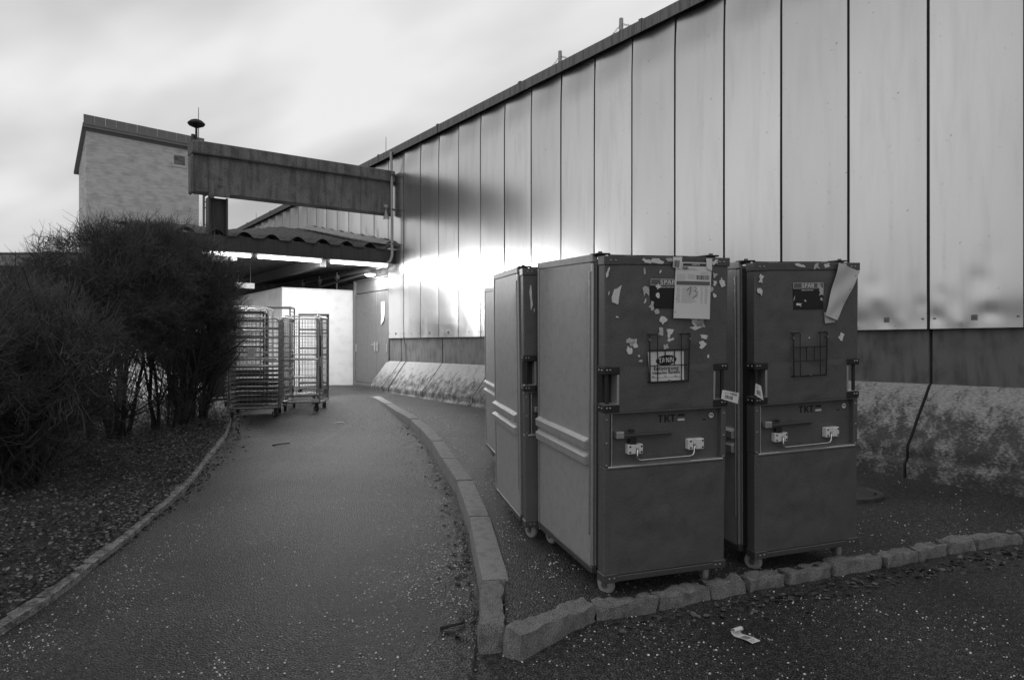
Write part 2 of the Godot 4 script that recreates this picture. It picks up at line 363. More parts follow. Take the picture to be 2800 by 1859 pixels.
func ground() -> void:
	var pc := patches()
	var mb := MB.new()   # the near yard, finely meshed, then coarse land to the horizon
	mb.sheet(func(s: float, t: float) -> Vector3:
		var x := lerpf(-6.0, 7.0, s); var z := lerpf(-3.0, 18.0, t)
		return Vector3(x, path_y(z, x), -z), 200, 320, Vector3.UP, pc)
	struct(mb, "asphalt_path", M.asphalt)
	mb = MB.new()
	mb.sheet(func(s: float, t: float) -> Vector3:
		var x := lerpf(-160.0, 160.0, s); var z := lerpf(-120.0, 200.0, t)
		return Vector3(x, (path_y(z) if z > 20 or z < -4 else path_y(clampf(z, -4, 20))) - 0.15 * (1.0 if z < 15.0 else 0.2), -z), 80, 80, Vector3.UP, pc)
	struct(mb, "ground", M.asphalt)
	# raised pavement between kerb, granite edge and hall
	mb = MB.new()
	var gz := func(zd: float) -> float:   # right-hand end of the pavement at that distance
		var wx: float = P0.x - (zd + P0.z) * tan(AL) + 0.2
		if zd >= 5.13: return wx
		for i in GRAN.size() - 1:
			if zd <= GRAN[i + 1][1]: return minf(wx, lerpf(GRAN[i][0], GRAN[i + 1][0], clampf((zd - GRAN[i][1]) / (GRAN[i + 1][1] - GRAN[i][1]), 0, 1)))
		return wx
	mb.sheet(func(s: float, t: float) -> Vector3:
		var zd := lerpf(3.24, 17.4, pow(t, 1.3)); var x := lerpf(along(KERB, zd) + 0.13, maxf(gz.call(zd), along(KERB, zd) + 0.16), s)
		return Vector3(x, slope(zd), -zd), 90, 150, Vector3.UP, pc)
	struct(mb, "pavement", M.asphalt)
	# planted verge beyond the left edging
	var hn := FastNoiseLite.new(); hn.seed = 5; hn.frequency = 1.3; hn.fractal_octaves = 4
	var hm := FastNoiseLite.new(); hm.seed = 6; hm.frequency = 5.0; hm.fractal_octaves = 3
	mb = MB.new()
	mb.sheet(func(s: float, t: float) -> Vector3:
		var zd := lerpf(-2.5, 13.0, t); var x := lerpf(along(EDGE, zd) - 0.06, -11.0, s * s)
		return Vector3(x, slope(zd) - 0.075 + 0.05 * smoothstep(0.0, 0.4, s) + 0.035 * hn.get_noise_2d(x, zd) + 0.02 * hm.get_noise_2d(x, zd), -zd), 90, 200, Vector3.UP,
		func(p: Vector3) -> Color:
			var c := 0.7 + 0.5 * hm.get_noise_2d(p.x * 1.3, p.z * 1.3); return Color(c, c, c))
	struct(mb, "verge", M.soil)

# ---------------------------------------------------------------- the hall
func hall() -> void:
	var t := thing("metal_clad_hall", "long windowless hall clad in tall dull metal panels above a sloped stained concrete base", "building", wall_frame(P0))
	# local axes of the hall: x = -u, y up, z = v
	var mb := MB.new()
	mb.span(Vector3(9, -0.3, -9.0), Vector3(-15.3, 5.78, -0.10)); mb.span(Vector3(-15.3, -0.3, -9.0), Vector3(-30, 5.78, -0.09))
	obj(mb, "wall_core", M.core, t)
	mb = MB.new(); mb.span(Vector3(9, 5.78, -9.0), Vector3(-30, 5.88, -0.12)); obj(mb, "roof", M.roofing, t)
	var fn := FastNoiseLite.new(); fn.seed = 91; fn.frequency = 0.5; fn.fractal_octaves = 3
	var cl := [M.clad, M.clad_b, M.clad_c]
	for k in range(-13, 31):
		var u0 := SEAM + PW * k; var far := k >= 15
		var yb := 1.533 if not far else 3.45 + 0.168 * (u0 + 0.4 - 14.9)
		var yt := 5.80
		if yt - yb < 0.15: continue
		var amp := rng.randf_range(0.003, 0.007); var off := rng.randf() * 50.0; var near := k <= 1
		var gap := 0.015
		var dents := []
		for q in (14 if near else 5): dents.append([rng.randf_range(0.05, 0.75), yb + pow(rng.randf(), 2.2) * 0.7 + 0.05, rng.randf_range(0.03, 0.14), rng.randf_range(-0.007, 0.005)])
		for q in 3: dents.append([0.06 + 0.34 * q, yb + 0.09, 0.13, -0.005 if near else -0.004])
		var f := func(s: float, q: float) -> Vector3:
			var y: float = lerpf(yb, yt, 1.0 - pow(1.0 - q, 1.0)) if not near else (yb + (yt - yb) * pow(q, 1.6))
			var x := lerpf(gap, PW - gap, s)
			var z := amp * (1.0 - pow(absf(2.0 * s - 1.0), 2.5)) + 0.007 * fn.get_noise_2d(x * 0.8 + off, y * 0.4)
			z -= 0.045 * smoothstep(yt - 0.55, yt, y) * (0.35 + 0.65 * sin(PI * s))      # pulled in under the coping
			for d in dents:
				var r2: float = ((x - d[0]) * (x - d[0]) + (y - d[1]) * (y - d[1])) / (d[2] * d[2])
				if r2 < 6.0: z += d[3] * exp(-r2)
			return Vector3(-(u0 + x), y, z)
		mb = MB.new(); mb.sheet(f, 14, 56 if near else 34, Vector3.BACK)
		for e in [0.0, 1.0]:   # folded edges into the joint
			for j in 8:
				var a: Vector3 = f.call(e, j / 8.0); var b: Vector3 = f.call(e, (j + 1) / 8.0)
				mb.quad(a, b, Vector3(b.x, b.y, -0.085), Vector3(a.x, a.y, -0.085), Vector3(1.0 if e == 0.0 else -1.0, 0, 0))
		mb.quad(f.call(0.0, 0.0), f.call(1.0, 0.0), Vector3(-(u0 + PW - gap), yb, -0.085), Vector3(-(u0 + gap), yb, -0.085), Vector3.DOWN)
		var pn := obj(mb, "wall_panel", cl[(k * 7 + 30) % 3], t)
		if k > -4 and k < 24:
			for q in 3:
				mb = MB.new()
				var c: Vector3 = f.call([0.05, 0.5, 0.95][q], 0.0); c.y = yb + 0.10
				if q == 1 and k % 3 != 1: mb.box(c + Vector3(0, 0, 0.004), Vector3(0.05, 0.05, 0.006), 0.001)
				mb.disc(c + Vector3(0, 0, 0.008), Vector3.BACK, 0.008, 0.006, 8)
				obj(mb, "fixing", M.coping, pn)
		mb = MB.new(); mb.span(Vector3(-u0 - 0.0165, yb, -0.06), Vector3(-u0 + 0.0165, yt, -0.014)); obj(mb, "joint_seal", M.rubber, t)
	# coping in lengths with cover straps
	var cp := -7.5
	while cp < 29.0:
		mb = MB.new()
		mb.prism(PackedVector2Array([Vector2(-0.35, 5.90), Vector2(-0.35, 5.965), Vector2(0.075, 5.955), Vector2(0.085, 5.945), Vector2(0.085, 5.785), Vector2(0.07, 5.785), Vector2(0.07, 5.90)]), cp + 0.002, cp + 2.898, Transform3D(Basis(Vector3.BACK, Vector3.UP, Vector3.LEFT), Vector3.ZERO))
		obj(mb, "coping", M.coping, t)
		mb = MB.new(); mb.box(Vector3(-cp, 5.872, 0.091), Vector3(0.05, 0.19, 0.01), 0.003); mb.box(Vector3(-cp, 5.972, -0.1), Vector3(0.05, 0.01, 0.36), 0.003); obj(mb, "coping_strap", M.coping, t)
		cp += 2.9
	# plinth slabs and sloped base stones
	for k in range(-5, 7):
		var a := SEAM + 1.916 * k + 0.015; var b := a + 1.916 - 0.03
		if k == 6: b = 15.32
		if a >= 15.3: continue
		mb = MB.new(); mb.span(Vector3(-a, 0.9, -0.2), Vector3(-b, 1.56, -0.05), 0.006); obj(mb, "plinth_slab", M.plinth, t)
		var ea := minf(b, 15.45) if k < 6 else 15.42
		var gy := slope(5.0 + a * 0.81) - 0.3
		mb = MB.new()
		var fb := func(s: float, q: float) -> Vector3:   # the weathered face from the wall down to its lip
			var u := lerpf(a, ea, s); var w := 0.006 * fn.get_noise_2d(u * 6.0, q * 9.0)
			var prof := [[-0.06, 0.995], [-0.03, 0.985], [0.39, 0.455], [0.415, 0.43], [0.42, 0.40], [0.42, 0.31], [0.47, 0.27], [0.475, gy]]
			var run := q * 1.23; var i := 0; var fr := 0.0      # by length along the profile
			for j in 7:
				var sl: float = Vector2(prof[j + 1][0] - prof[j][0], prof[j + 1][1] - prof[j][1]).length()
				i = j; fr = run / sl
				if run <= sl: break
				run -= sl
			fr = minf(fr, 1.0)
			return Vector3(-u, lerpf(prof[i][1], prof[i + 1][1], fr), lerpf(prof[i][0], prof[i + 1][0], fr) + w)
		mb.sheet(fb, 20, 60, Vector3(0, 0.7, 0.7))
		for e in [0.0, 1.0]:
			for j in 60:
				var p: Vector3 = fb.call(e, j / 60.0); var q: Vector3 = fb.call(e, (j + 1) / 60.0)
				mb.quad(p, q, Vector3(q.x, q.y, -0.09), Vector3(p.x, p.y, -0.09), Vector3(1.0 if e == 0.0 else -1.0, 0, 0))
		obj(mb, "base_stone", M[("base_dark" if k < 2 else "base") + str((k + 8) % 2)], t)
	# wall under the canopy above the doors
	mb = MB.new(); mb.span(Vector3(-15.3, 3.03, -0.085), Vector3(-30, 3.7, -0.05)); obj(mb, "lintel", M.core, t)
	# downpipe
	mb = MB.new(); mb.tube([W(14.9, 5.85, 0.12), W(14.86, 5.6, 0.13), W(14.82, 5.1, 0.14), W(14.80, 4.2, 0.14), W(14.80, 3.45, 0.14), W(14.84, 3.33, 0.16), W(14.95, 3.27, 0.2)], 0.032, 0.032, 10)
	var dp := thing("downpipe", "slim pale downpipe running from the coping to the canopy corner", "pipe"); obj(mb, "pipe", M.downpipe, dp)
	for y in [5.3, 4.5, 3.7]:
		mb = MB.new(); mb.box(W(14.81, y, 0.10), Vector3(0.09, 0.035, 0.12), 0.004, Basis(-WU, Vector3.UP, WV)); obj(mb, "clamp", M.pipe, dp)
	mb = MB.new(); mb.tube([W(14.47, 1.56, 0.01), W(14.44, 1.3, -0.03), W(14.42, 1.0, -0.02), W(14.42, 0.97, 0.01), W(14.40, 0.72, 0.20), W(14.38, 0.46, 0.41), W(14.38, 0.33, 0.44)], 0.008, 0.008, 5)
	tag(obj(mb, "hanging_cable", M.rubber), "thin dark cable running down the plinth and sloped base of the hall", "cable")
	# roof-edge posts with a sagging chain, lightning rod
	for q in [[9.18, "short two-tone chain post on the roof edge where the chain hangs slack"], [7.72, "short two-tone chain post on the roof edge beside the coping strap"]]:
		var po := thing("chain_post", q[1], "post", Transform3D(Basis.IDENTITY, W(q[0], 5.88, -0.25)), "chain posts on the hall roof")
		mb = MB.new(); mb.tube([Vector3.ZERO, Vector3(0, 0.27, 0)], 0.032, 0.032, 10); obj(mb, "dark_sleeve", M.black, po)
		mb = MB.new(); mb.tube([Vector3(0, 0.27, 0), Vector3(0, 0.44, 0), Vector3(0, 0.455, 0)], 0.034, 0.030, 10); obj(mb, "pale_sleeve", M.downpipe, po)
	mb = MB.new()
	for k in 60:
		var s := k / 59.0; var u := lerpf(9.7, 7.2, s); var y := 6.25
		if u < 9.18 and u > 7.72: y = 6.25 - 0.24 * sin(PI * (9.18 - u) / 1.46)
		else: y = 6.25 - 0.25 * minf(1.0, (absf(u - 8.45) - 0.73) * 2.0)
		var c := W(u, y, -0.25); var l := []
		for i in 9: l.append(c + WU * (0.022 * cos(TAU * i / 8)) + (Vector3.UP if k % 2 == 0 else WV) * (0.012 * sin(TAU * i / 8)))
		mb.tube(l, 0.0035, 0.0035, 4, false)
	tag(obj(mb, "link_chain", M.pipe), "thin link chain strung between the two posts on the hall roof", "chain")
	for q in [[15.74, 6.4, "thin lightning rod standing on the hall coping above the concrete beam"], [26.9, 6.25, "thin lightning rod at the far end of the hall roof"]]:
		mb = MB.new(); mb.tube([W(q[0], 5.9, -0.15), W(q[0], q[1] + 0.05, -0.15)], 0.009, 0.006, 5); tag(obj(mb, "lightning_rod", M.pipe), q[2], "rod")
	# horn loudspeaker under the end of the beam
	var sp := thing("horn_speaker", "small pale horn loudspeaker fixed under the wall end of the concrete beam", "loudspeaker", Transform3D(Basis.IDENTITY, W(14.86, 4.56, 0.27)))
	mb = MB.new(); mb.lathe(Transform3D(Basis(Vector3.RIGHT, 0.25), Vector3.ZERO), [[0.0, 0.05], [0.05, 0.04], [0.06, 0.0], [0.05, -0.03], [0.0, -0.04]], 12); obj(mb, "driver", M.downpipe, sp)
	mb = MB.new(); mb.lathe(Transform3D(Basis(Vector3.RIGHT, 0.25), Vector3(0, -0.03, -0.01)), [[0.02, 0.0], [0.035, -0.1], [0.06, -0.2], [0.085, -0.25], [0.075, -0.245], [0.03, -0.1]], 14); obj(mb, "horn", M.downpipe, sp)

# ---------------------------------------------------------------- beam, canopy, doors, far buildings
func yard_structures() -> void:
	var fr := wall_frame(W(0, 0, 0)); var mb: MB
	# concrete beam spanning from a post to the hall
	var t := thing("concrete_beam", "weathered concrete beam with a thick top flange spanning from post to hall", "beam", fr)
	mb = MB.new()
	mb.prism(PackedVector2Array([Vector2(-14.98, 4.36), Vector2(-15.12, 4.42), Vector2(-15.12, 5.14), Vector2(-14.9, 5.14), Vector2(-14.9, 4.42)]), 0.09, 4.36); obj(mb, "web", M.beam, t)
	mb = MB.new(); mb.span(Vector3(-14.81, 5.143, 0.05), Vector3(-15.25, 5.40, 4.42), 0.02); obj(mb, "top_flange", M.beam, t)
	mb = MB.new(); mb.span(Vector3(-14.86, 4.36, 4.36), Vector3(-15.16, 5.14, 4.43), 0.04); obj(mb, "end_block", M.beam, t)
	mb = MB.new(); mb.span(Vector3(-14.90, 4.345, 3.70), Vector3(-14.875, 4.78, 4.10), 0.004); var bp := obj(mb, "bearing_plate", M.beam, t)
	for y in [4.58, 4.72]:
		mb = MB.new(); mb.disc(Vector3(-14.87, y, 3.89), Vector3.RIGHT, 0.035, 0.018, 6); obj(mb, "bolt", M.pipe, bp)
	t = thing("support_post", "dark rusted steel post carrying the free end of the concrete beam", "post", fr)
	mb = MB.new(); mb.span(Vector3(-14.93, 0.0, 3.72), Vector3(-15.2, 4.34, 3.76), 0.004); mb.span(Vector3(-14.93, 0.0, 4.05), Vector3(-15.2, 4.34, 4.09), 0.004); mb.span(Vector3(-15.04, 0.0, 3.76), Vector3(-15.07, 4.34, 4.05)); obj(mb, "post_shaft", M.post, t)
	mb = MB.new(); mb.span(Vector3(-14.85, 0.1, 3.6), Vector3(-15.28, 0.32, 4.2), 0.01); obj(mb, "foot_plate", M.post, t)
	# siren on the beam
	t = thing("mushroom_siren", "dark mushroom-shaped siren on a short mast above the beam end", "siren", Transform3D(Basis.IDENTITY, W(15.03, 5.40, 4.30)))
	mb = MB.new(); mb.tube([Vector3.ZERO, Vector3(0, 0.34, 0)], 0.026, 0.022, 8); obj(mb, "mast", M.post, t)
	mb = MB.new(); mb.lathe(Transform3D(Basis.IDENTITY, Vector3(0, 0.36, 0)), [[0.0, 0.105], [0.05, 0.10], [0.11, 0.075], [0.16, 0.03], [0.165, 0.012], [0.14, -0.02], [0.06, -0.055], [0.03, -0.07], [0.0, -0.075]], 20); obj(mb, "cap", M.black, t)
	mb = MB.new(); mb.box(Vector3(-0.05, 0.09, 0.03), Vector3(0.06, 0.14, 0.06), 0.006); obj(mb, "terminal_box", M.post, t)
	# canopy
	t = thing("loading_canopy", "loading canopy with a dark fascia and a sagging wave-formed felt roof", "canopy", fr)
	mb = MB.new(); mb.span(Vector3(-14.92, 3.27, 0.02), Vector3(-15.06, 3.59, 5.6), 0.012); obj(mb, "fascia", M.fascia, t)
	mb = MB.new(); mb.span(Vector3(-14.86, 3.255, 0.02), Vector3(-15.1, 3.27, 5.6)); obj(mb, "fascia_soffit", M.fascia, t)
	var roof := func(s: float, q: float) -> Vector3:   # waves 0.55 m apart, running up and away
		var v := lerpf(0.02, 5.6, s)
		var depth := lerpf(6.4, 2.4, smoothstep(0.5, 3.6, v)); var du := depth * q
		var ph := fposmod((v - 0.65) / 0.55 + 0.5, 1.0) - 0.5
		var wave := 0.105 * maxf(0.0, cos(ph * PI / 0.62)) if absf(ph) < 0.31 else 0.0
		wave *= lerpf(1.0, 0.25, smoothstep(0.0, 0.35, q))
		return Vector3(-(14.90 + du), 3.585 + 0.205 * du + wave + 0.03 * sin(v * 1.7 + 1.0) * q, v)
	mb = MB.new(); mb.sheet(roof, 220, 16, Vector3.UP)
	mb.sheet(func(s: float, q: float) -> Vector3: return roof.call(s, q) - Vector3(0, 0.035, 0), 220, 4, Vector3.DOWN)
	obj(mb, "felt_roof", M.roofing, t)
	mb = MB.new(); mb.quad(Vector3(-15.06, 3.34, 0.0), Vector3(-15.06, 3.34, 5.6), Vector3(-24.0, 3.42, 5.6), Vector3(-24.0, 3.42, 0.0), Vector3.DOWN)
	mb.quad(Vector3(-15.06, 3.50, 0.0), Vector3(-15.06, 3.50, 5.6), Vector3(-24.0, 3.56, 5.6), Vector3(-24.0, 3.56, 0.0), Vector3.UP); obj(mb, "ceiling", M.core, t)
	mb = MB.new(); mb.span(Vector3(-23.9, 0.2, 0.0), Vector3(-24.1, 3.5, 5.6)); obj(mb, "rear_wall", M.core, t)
	for v in [1.6, 3.5, 5.4]:
		mb = MB.new(); mb.span(Vector3(-15.1, 3.10, v), Vector3(-23.9, 3.335, v + 0.14), 0.01); obj(mb, "rafter", M.fascia, t)
	mb = MB.new()
	mb.sheet(func(s: float, q: float) -> Vector3:
		var u := 15.0 + 5.6 * s; return Vector3(-u, 3.70 + 0.2 * (u - 14.9) + 0.1 * q + 0.02 * sin(u * 9.0) * q, 0.05 + 0.22 * (1.0 - q) + 0.02 * sin(u * 5.0)), 60, 4, Vector3(0, 1, 1))
	obj(mb, "flashing", M.downpipe, t)
	# lamps
	for q in [[0.20, 1.62, "bare fluorescent tube under the canopy fascia, next to the hall wall", 14.885, 3.205], [1.77, 3.18, "bare fluorescent tube under the middle of the canopy fascia", 14.885, 3.205], [3.26, 4.66, "bare fluorescent tube under the canopy fascia beside the steel post", 14.885, 3.205], [4.72, 5.55, "bare fluorescent tube under the fascia behind the hedge", 14.885, 3.205], [4.1, 5.0, "fluorescent tube deep under the canopy, seen through the hedge", 17.6, 2.58], [4.5, 5.2, "lower fluorescent tube deep under the canopy, seen through the hedge", 17.6, 2.22]]:
		lamp(q[0], q[1], q[3], q[4], q[2])
	t = thing("bulkhead_lamp", "small oval bulkhead lamp lit above the double door", "lamp", Transform3D(Basis.IDENTITY, W(15.84, 3.07, 0.22)))
	mb = MB.new(); mb.lathe(Transform3D(Basis.IDENTITY.scaled(Vector3(1.0, 0.5, 1.0)), Vector3.ZERO), [[0.0, -0.09], [0.08, -0.07], [0.13, 0.0], [0.12, 0.02], [0.0, 0.03]], 16); obj(mb, "glass_lamp", M.tube, t)
	mb = MB.new(); mb.box(Vector3(0, 0.035, 0), Vector3(0.26, 0.04, 0.2), 0.01, Basis(-WU, Vector3.UP, WV)); mb.tube([Vector3(0, 0.04, 0), WV * -0.26 + Vector3(0, 0.06, 0)], 0.015); obj(mb, "housing", M.pipe, t)
	var ol := OmniLight3D.new(); ol.light_energy = 0.7; ol.light_size = 0.1; ol.omni_range = 20.0; ol.omni_attenuation = 2.0; ol.shadow_enabled = true; ol.position = Vector3(0, -0.12, 0); t.add_child(ol)
	# double door in the hall
	t = thing("metal_double_door", "pale grey metal double door of unequal leaves with a fixed panel above", "door", fr)
	mb = MB.new(); mb.span(Vector3(-15.33, 0.42, -0.05), Vector3(-15.95, 2.68, -0.01), 0.006); var lf := obj(mb, "leaf", M.door, t)
	mb = MB.new(); mb.span(Vector3(-15.965, 0.42, -0.05), Vector3(-17.24, 2.68, -0.005), 0.006); var lg := obj(mb, "leaf", M.door, t)
	for x in [-16.05, -15.9]:
		mb = MB.new(); mb.box(Vector3(x, 1.33, 0.005), Vector3(0.05, 0.22, 0.02), 0.004); mb.tube([Vector3(x, 1.38, 0.01), Vector3(x, 1.38, 0.05), Vector3(x + (-0.1 if x < -16 else 0.1), 1.38, 0.05)], 0.01); obj(mb, "handle", M.alu, lg if x < -16 else lf)
	for x in [-17.2, -15.36]:
		mb = MB.new(); mb.box(Vector3(x, 1.3, 0.004), Vector3(0.03, 0.2, 0.02), 0.004); obj(mb, "hinge", M.alu, lg if x < -16 else lf)
	mb = MB.new(); mb.span(Vector3(-15.33, 2.70, -0.06), Vector3(-17.24, 3.0, -0.02), 0.006); obj(mb, "transom_panel", M.door, t)
	mb = MB.new(); mb.span(Vector3(-17.25, 0.3, -0.09), Vector3(-17.34, 3.04, 0.03), 0.006); mb.span(Vector3(-15.30, 3.005, -0.09), Vector3(-17.25, 3.04, 0.02), 0.006); mb.span(Vector3(-15.30, 0.3, -0.09), Vector3(-17.25, 0.41, 0.02), 0.006); obj(mb, "door_frame", M.door, t)
	mb = MB.new(); mb.sheet(func(s: float, q: float) -> Vector3: return Vector3(-15.49 - 0.2 * s, 2.42 - 0.29 * q, 0.001 + 0.004 * s), 4, 4, Vector3.BACK)
	mb.sheet(func(s: float, q: float) -> Vector3: return Vector3(-15.49 - 0.19 * s - 0.03 * q, 2.12 - 0.27 * q * (0.65 + 0.35 * s), 0.002 + 0.02 * q * (1.0 - s)), 4, 4, Vector3.BACK)
	var no := obj(mb, "paper_notice", M.paper); no.transform = fr; tag(no, "two torn white paper notices taped to the narrow leaf of the double door", "notice")
	# white cold-store block beside the door
	t = thing("white_block", "low white painted block built against the hall beside the double door", "outbuilding", fr)
	mb = MB.new(); mb.span(Vector3(-17.4, 0.0, -0.04), Vector3(-22.5, 2.775, 1.86), 0.012); obj(mb, "wall", M.white_wall, t)
	mb = MB.new(); mb.span(Vector3(-17.38, 2.776, -0.04), Vector3(-22.5, 2.80, 1.87), 0.006); obj(mb, "top_slab", M.white_wall, t)
	t = thing("white_dock_wall", "low white wall of the loading dock behind the hedge", "wall", fr)
	mb = MB.new(); mb.span(Vector3(-16.6, 0.0, 3.3), Vector3(-16.85, 1.75, 8.6), 0.01); obj(mb, "wall", M.white_wall, t)
	mb = MB.new(); mb.span(Vector3(-16.58, 1.75, 3.28), Vector3(-16.87, 1.80, 8.6), 0.01); obj(mb, "cap", M.concrete, t)
	# pipes and a sign under the canopy
	var pp := [[[15.2, 3.24], [16.6, 3.23], [22.3, 3.215]], [[19.3, 3.10], [24.0, 3.12]], [[16.0, 3.12], [19.0, 3.0], [24.0, 2.95]]]
	var pr := [0.05, 0.035, 0.03]
	var pl := ["thick dark pipe running along the hall wall under the canopy", "thin dark pipe at the rear of the canopy wall", "thin conduit sloping along the wall above the white block"]
	for i in 3:
		var l := []
		for q in pp[i]: l.append(W(q[0], q[1], 0.14 + 0.06 * i))
		mb = MB.new(); mb.tube(l, pr[i], pr[i], 8)
		tag(obj(mb, "wall_pipe", M.pipe), pl[i], "pipe")
	for i in 3:
		mb = MB.new(); var u: float = [17.9, 19.2, 20.6][i]
		mb.tube([W(u, 2.8, 0.25), W(u, 3.3, 0.25)], 0.02, 0.02, 6); mb.box(W(u, 3.17, 0.25), Vector3(0.16, 0.1, 0.1), 0.01, Basis(-WU, Vector3.UP, WV))
		tag(obj(mb, "pipe_bracket", M.pipe), "small upright pipe bracket on the white block, the %s one from the double door" % ["first", "second", "third"][i], "bracket", "pipe brackets on the white block")
	t = thing("sign_lamp", "small pale sign box hanging under the canopy over the trolleys", "sign", Transform3D(Basis(-WU, Vector3.UP, WV).rotated(Vector3.UP, PI / 2 * 0.0), W(18.2, 2.86, 2.55)))
	mb = MB.new(); mb.box(Vector3.ZERO, Vector3(0.04, 0.14, 0.5), 0.01); obj(mb, "panel", M.white_plastic, t)
	mb = MB.new(); mb.tube([Vector3(0, 0.07, 0.15), Vector3(0, 0.55, 0.15)], 0.01); mb.tube([Vector3(0, 0.07, -0.15), Vector3(0, 0.55, -0.15)], 0.01); obj(mb, "hanger", M.pipe, t)
	# tower
	var e1 := Vector3(0.705, 0, -0.709); var tb := Transform3D(Basis(e1, Vector3.UP, e1.cross(Vector3.UP).normalized()), Vector3(-15.79, 0, -26))
	t = thing("brick_tower", "pale painted brick tower with a slated eave rising behind the hedge", "building", tb)
	mb = MB.new(); mb.prism(PackedVector2Array([Vector2(0, 0), Vector2(0, 9.47), Vector2(-0.95, 8.2), Vector2(-0.95, 0)]), -4.1, 0.0, Transform3D(Basis(Vector3.BACK, Vector3.UP, Vector3.LEFT), Vector3.ZERO)); obj(mb, "wall", M.tower, t)
	mb = MB.new(); mb.prism(PackedVector2Array([Vector2(0.16, 9.50), Vector2(0.16, 9.56), Vector2(-1.1, 7.95), Vector2(-1.1, 7.86)]), -4.3, 0.14, Transform3D(Basis(Vector3.BACK, Vector3.UP, Vector3.LEFT), Vector3.ZERO)); obj(mb, "roof", M.slate, t)
	mb = MB.new(); mb.span(Vector3(-0.12, 9.40, 0.0), Vector3(4.3, 9.50, 0.15), 0.01); obj(mb, "eave_board", M.slate, t)
	for k in 12:
		mb = MB.new(); mb.box(Vector3(0.06 + 0.365 * k, 9.68, 0.155 + rng.randf_range(0, 0.008)), Vector3(0.358, 0.36, 0.02), 0.003); obj(mb, "slate", M.slate, t)
	mb = MB.new(); mb.box(Vector3(3.32, 8.82, 0.01), Vector3(0.62, 0.58, 0.03), 0.006); var ht := obj(mb, "vent_hatch", M.tower, t)
	mb = MB.new(); mb.box(Vector3(3.32, 8.83, 0.03), Vector3(0.42, 0.36, 0.02), 0.004)
	for k in 5: mb.box(Vector3(3.32, 8.69 + 0.07 * k, 0.045), Vector3(0.40, 0.012, 0.012))
	obj(mb, "grille", M.concrete, ht)
	mb = MB.new(); mb.tube([Vector3(-14.2 + 2.0, 9.0, -27.3), Vector3(-12.2, 10.6, -27.3)], 0.02, 0.012, 5); tag(obj(mb, "lightning_rod", M.pipe), "tall thin lightning rod on the roof of the brick tower", "rod")
	t = thing("aerial_mast", "slim aerial mast with brackets beside the brick tower", "mast", Transform3D(Basis.IDENTITY, Vector3(-11.6, 0, -26.4)))
	mb = MB.new(); mb.tube([Vector3.ZERO, Vector3(0, 7.4, 0)], 0.05, 0.045, 8); obj(mb, "pole", M.pipe, t)
	mb = MB.new(); mb.box(Vector3(0.28, 6.9, 0), Vector3(0.2, 0.85, 0.14), 0.02)
	for k in 4: mb.tube([Vector3(0, 6.5 + 0.22 * k, 0), Vector3(0.25, 6.62 + 0.22 * k, 0)], 0.02, 0.02, 5)
	obj(mb, "aerial", M.pipe, t)
	mb = MB.new(); mb.tube([Vector3(0, 5.9, 0), Vector3(0.55, 5.86, 0), Vector3(0.55, 6.3, 0)], 0.02, 0.02, 5); mb.disc(Vector3(0.55, 5.9, 0), Vector3.UP, 0.06, 0.04, 8); obj(mb, "arm", M.pipe, t)
	# low flat-roofed building far left
	t = thing("flat_roof_building", "low flat-roofed building with a pale fascia behind the left end of the hedge", "building", Transform3D(Basis.IDENTITY, Vector3(-13.5, 0, -18)))
	mb = MB.new(); mb.span(Vector3(-9, 0, -6), Vector3(4.5, 3.22, 0)); obj(mb, "wall", M.render_wall, t)
	mb = MB.new(); mb.span(Vector3(-9.3, 3.25, -6.3), Vector3(4.9, 3.35, 0.3), 0.01); obj(mb, "soffit", M.fascia, t)
	mb = MB.new(); mb.span(Vector3(-9.3, 3.352, -6.3), Vector3(4.9, 3.66, 0.34), 0.02); obj(mb, "fascia", M.concrete, t)
	mb = MB.new(); mb.span(Vector3(-9.35, 3.662, -6.4), Vector3(4.95, 3.70, 0.37), 0.01); obj(mb, "roof_edge", M.slate, t)
	mb = MB.new(); mb.span(Vector3(0.4, 3.70, -2), Vector3(1.6, 3.80, -1), 0.02); mb.span(Vector3(0.7, 3.80, -1.8), Vector3(1.3, 3.92, -1.2), 0.02); obj(mb, "rooflight", M.slate, t)

func lamp(v0: float, v1: float, u: float, y: float, label: String) -> void:
	var t := thing("fluorescent_lamp", label, "lamp", wall_frame(W(u, y, (v0 + v1) / 2)), "fluorescent lamps under the canopy")
	var h := (v1 - v0) / 2; var mb := MB.new()
	mb.span(Vector3(-0.04, 0.034, -h), Vector3(0.04, 0.06, h), 0.006); obj(mb, "housing", M.white_plastic, t)
	mb = MB.new(); mb.tube([Vector3(0, 0, -h + 0.04), Vector3(0, 0, h - 0.04)], 0.038, 0.038, 12); obj(mb, "tube", M.tube, t)
	for s in [-1.0, 1.0]:
		mb = MB.new(); mb.box(Vector3(0, 0.008, s * (h - 0.025)), Vector3(0.04, 0.06, 0.05), 0.006); obj(mb, "socket", M.white_plastic, t)
	for s in [-1.0, 1.0]:   # one light each side of the tube's underside, the size of its face
		var al := AreaLight3D.new(); al.area_size = Vector2((v1 - v0) * 0.94, 0.06); al.area_normalize_energy = true; al.light_energy = LAMP * (v1 - v0) / 1.4; al.shadow_enabled = true; al.area_range = 40.0
		var dir := Vector3(s * 0.6, -0.8, 0)
		al.transform = Transform3D(Basis(Vector3.BACK, dir.cross(Vector3.BACK) * -1.0, -dir), dir * 0.044)
		t.add_child(al)
const LAMP := 5.2

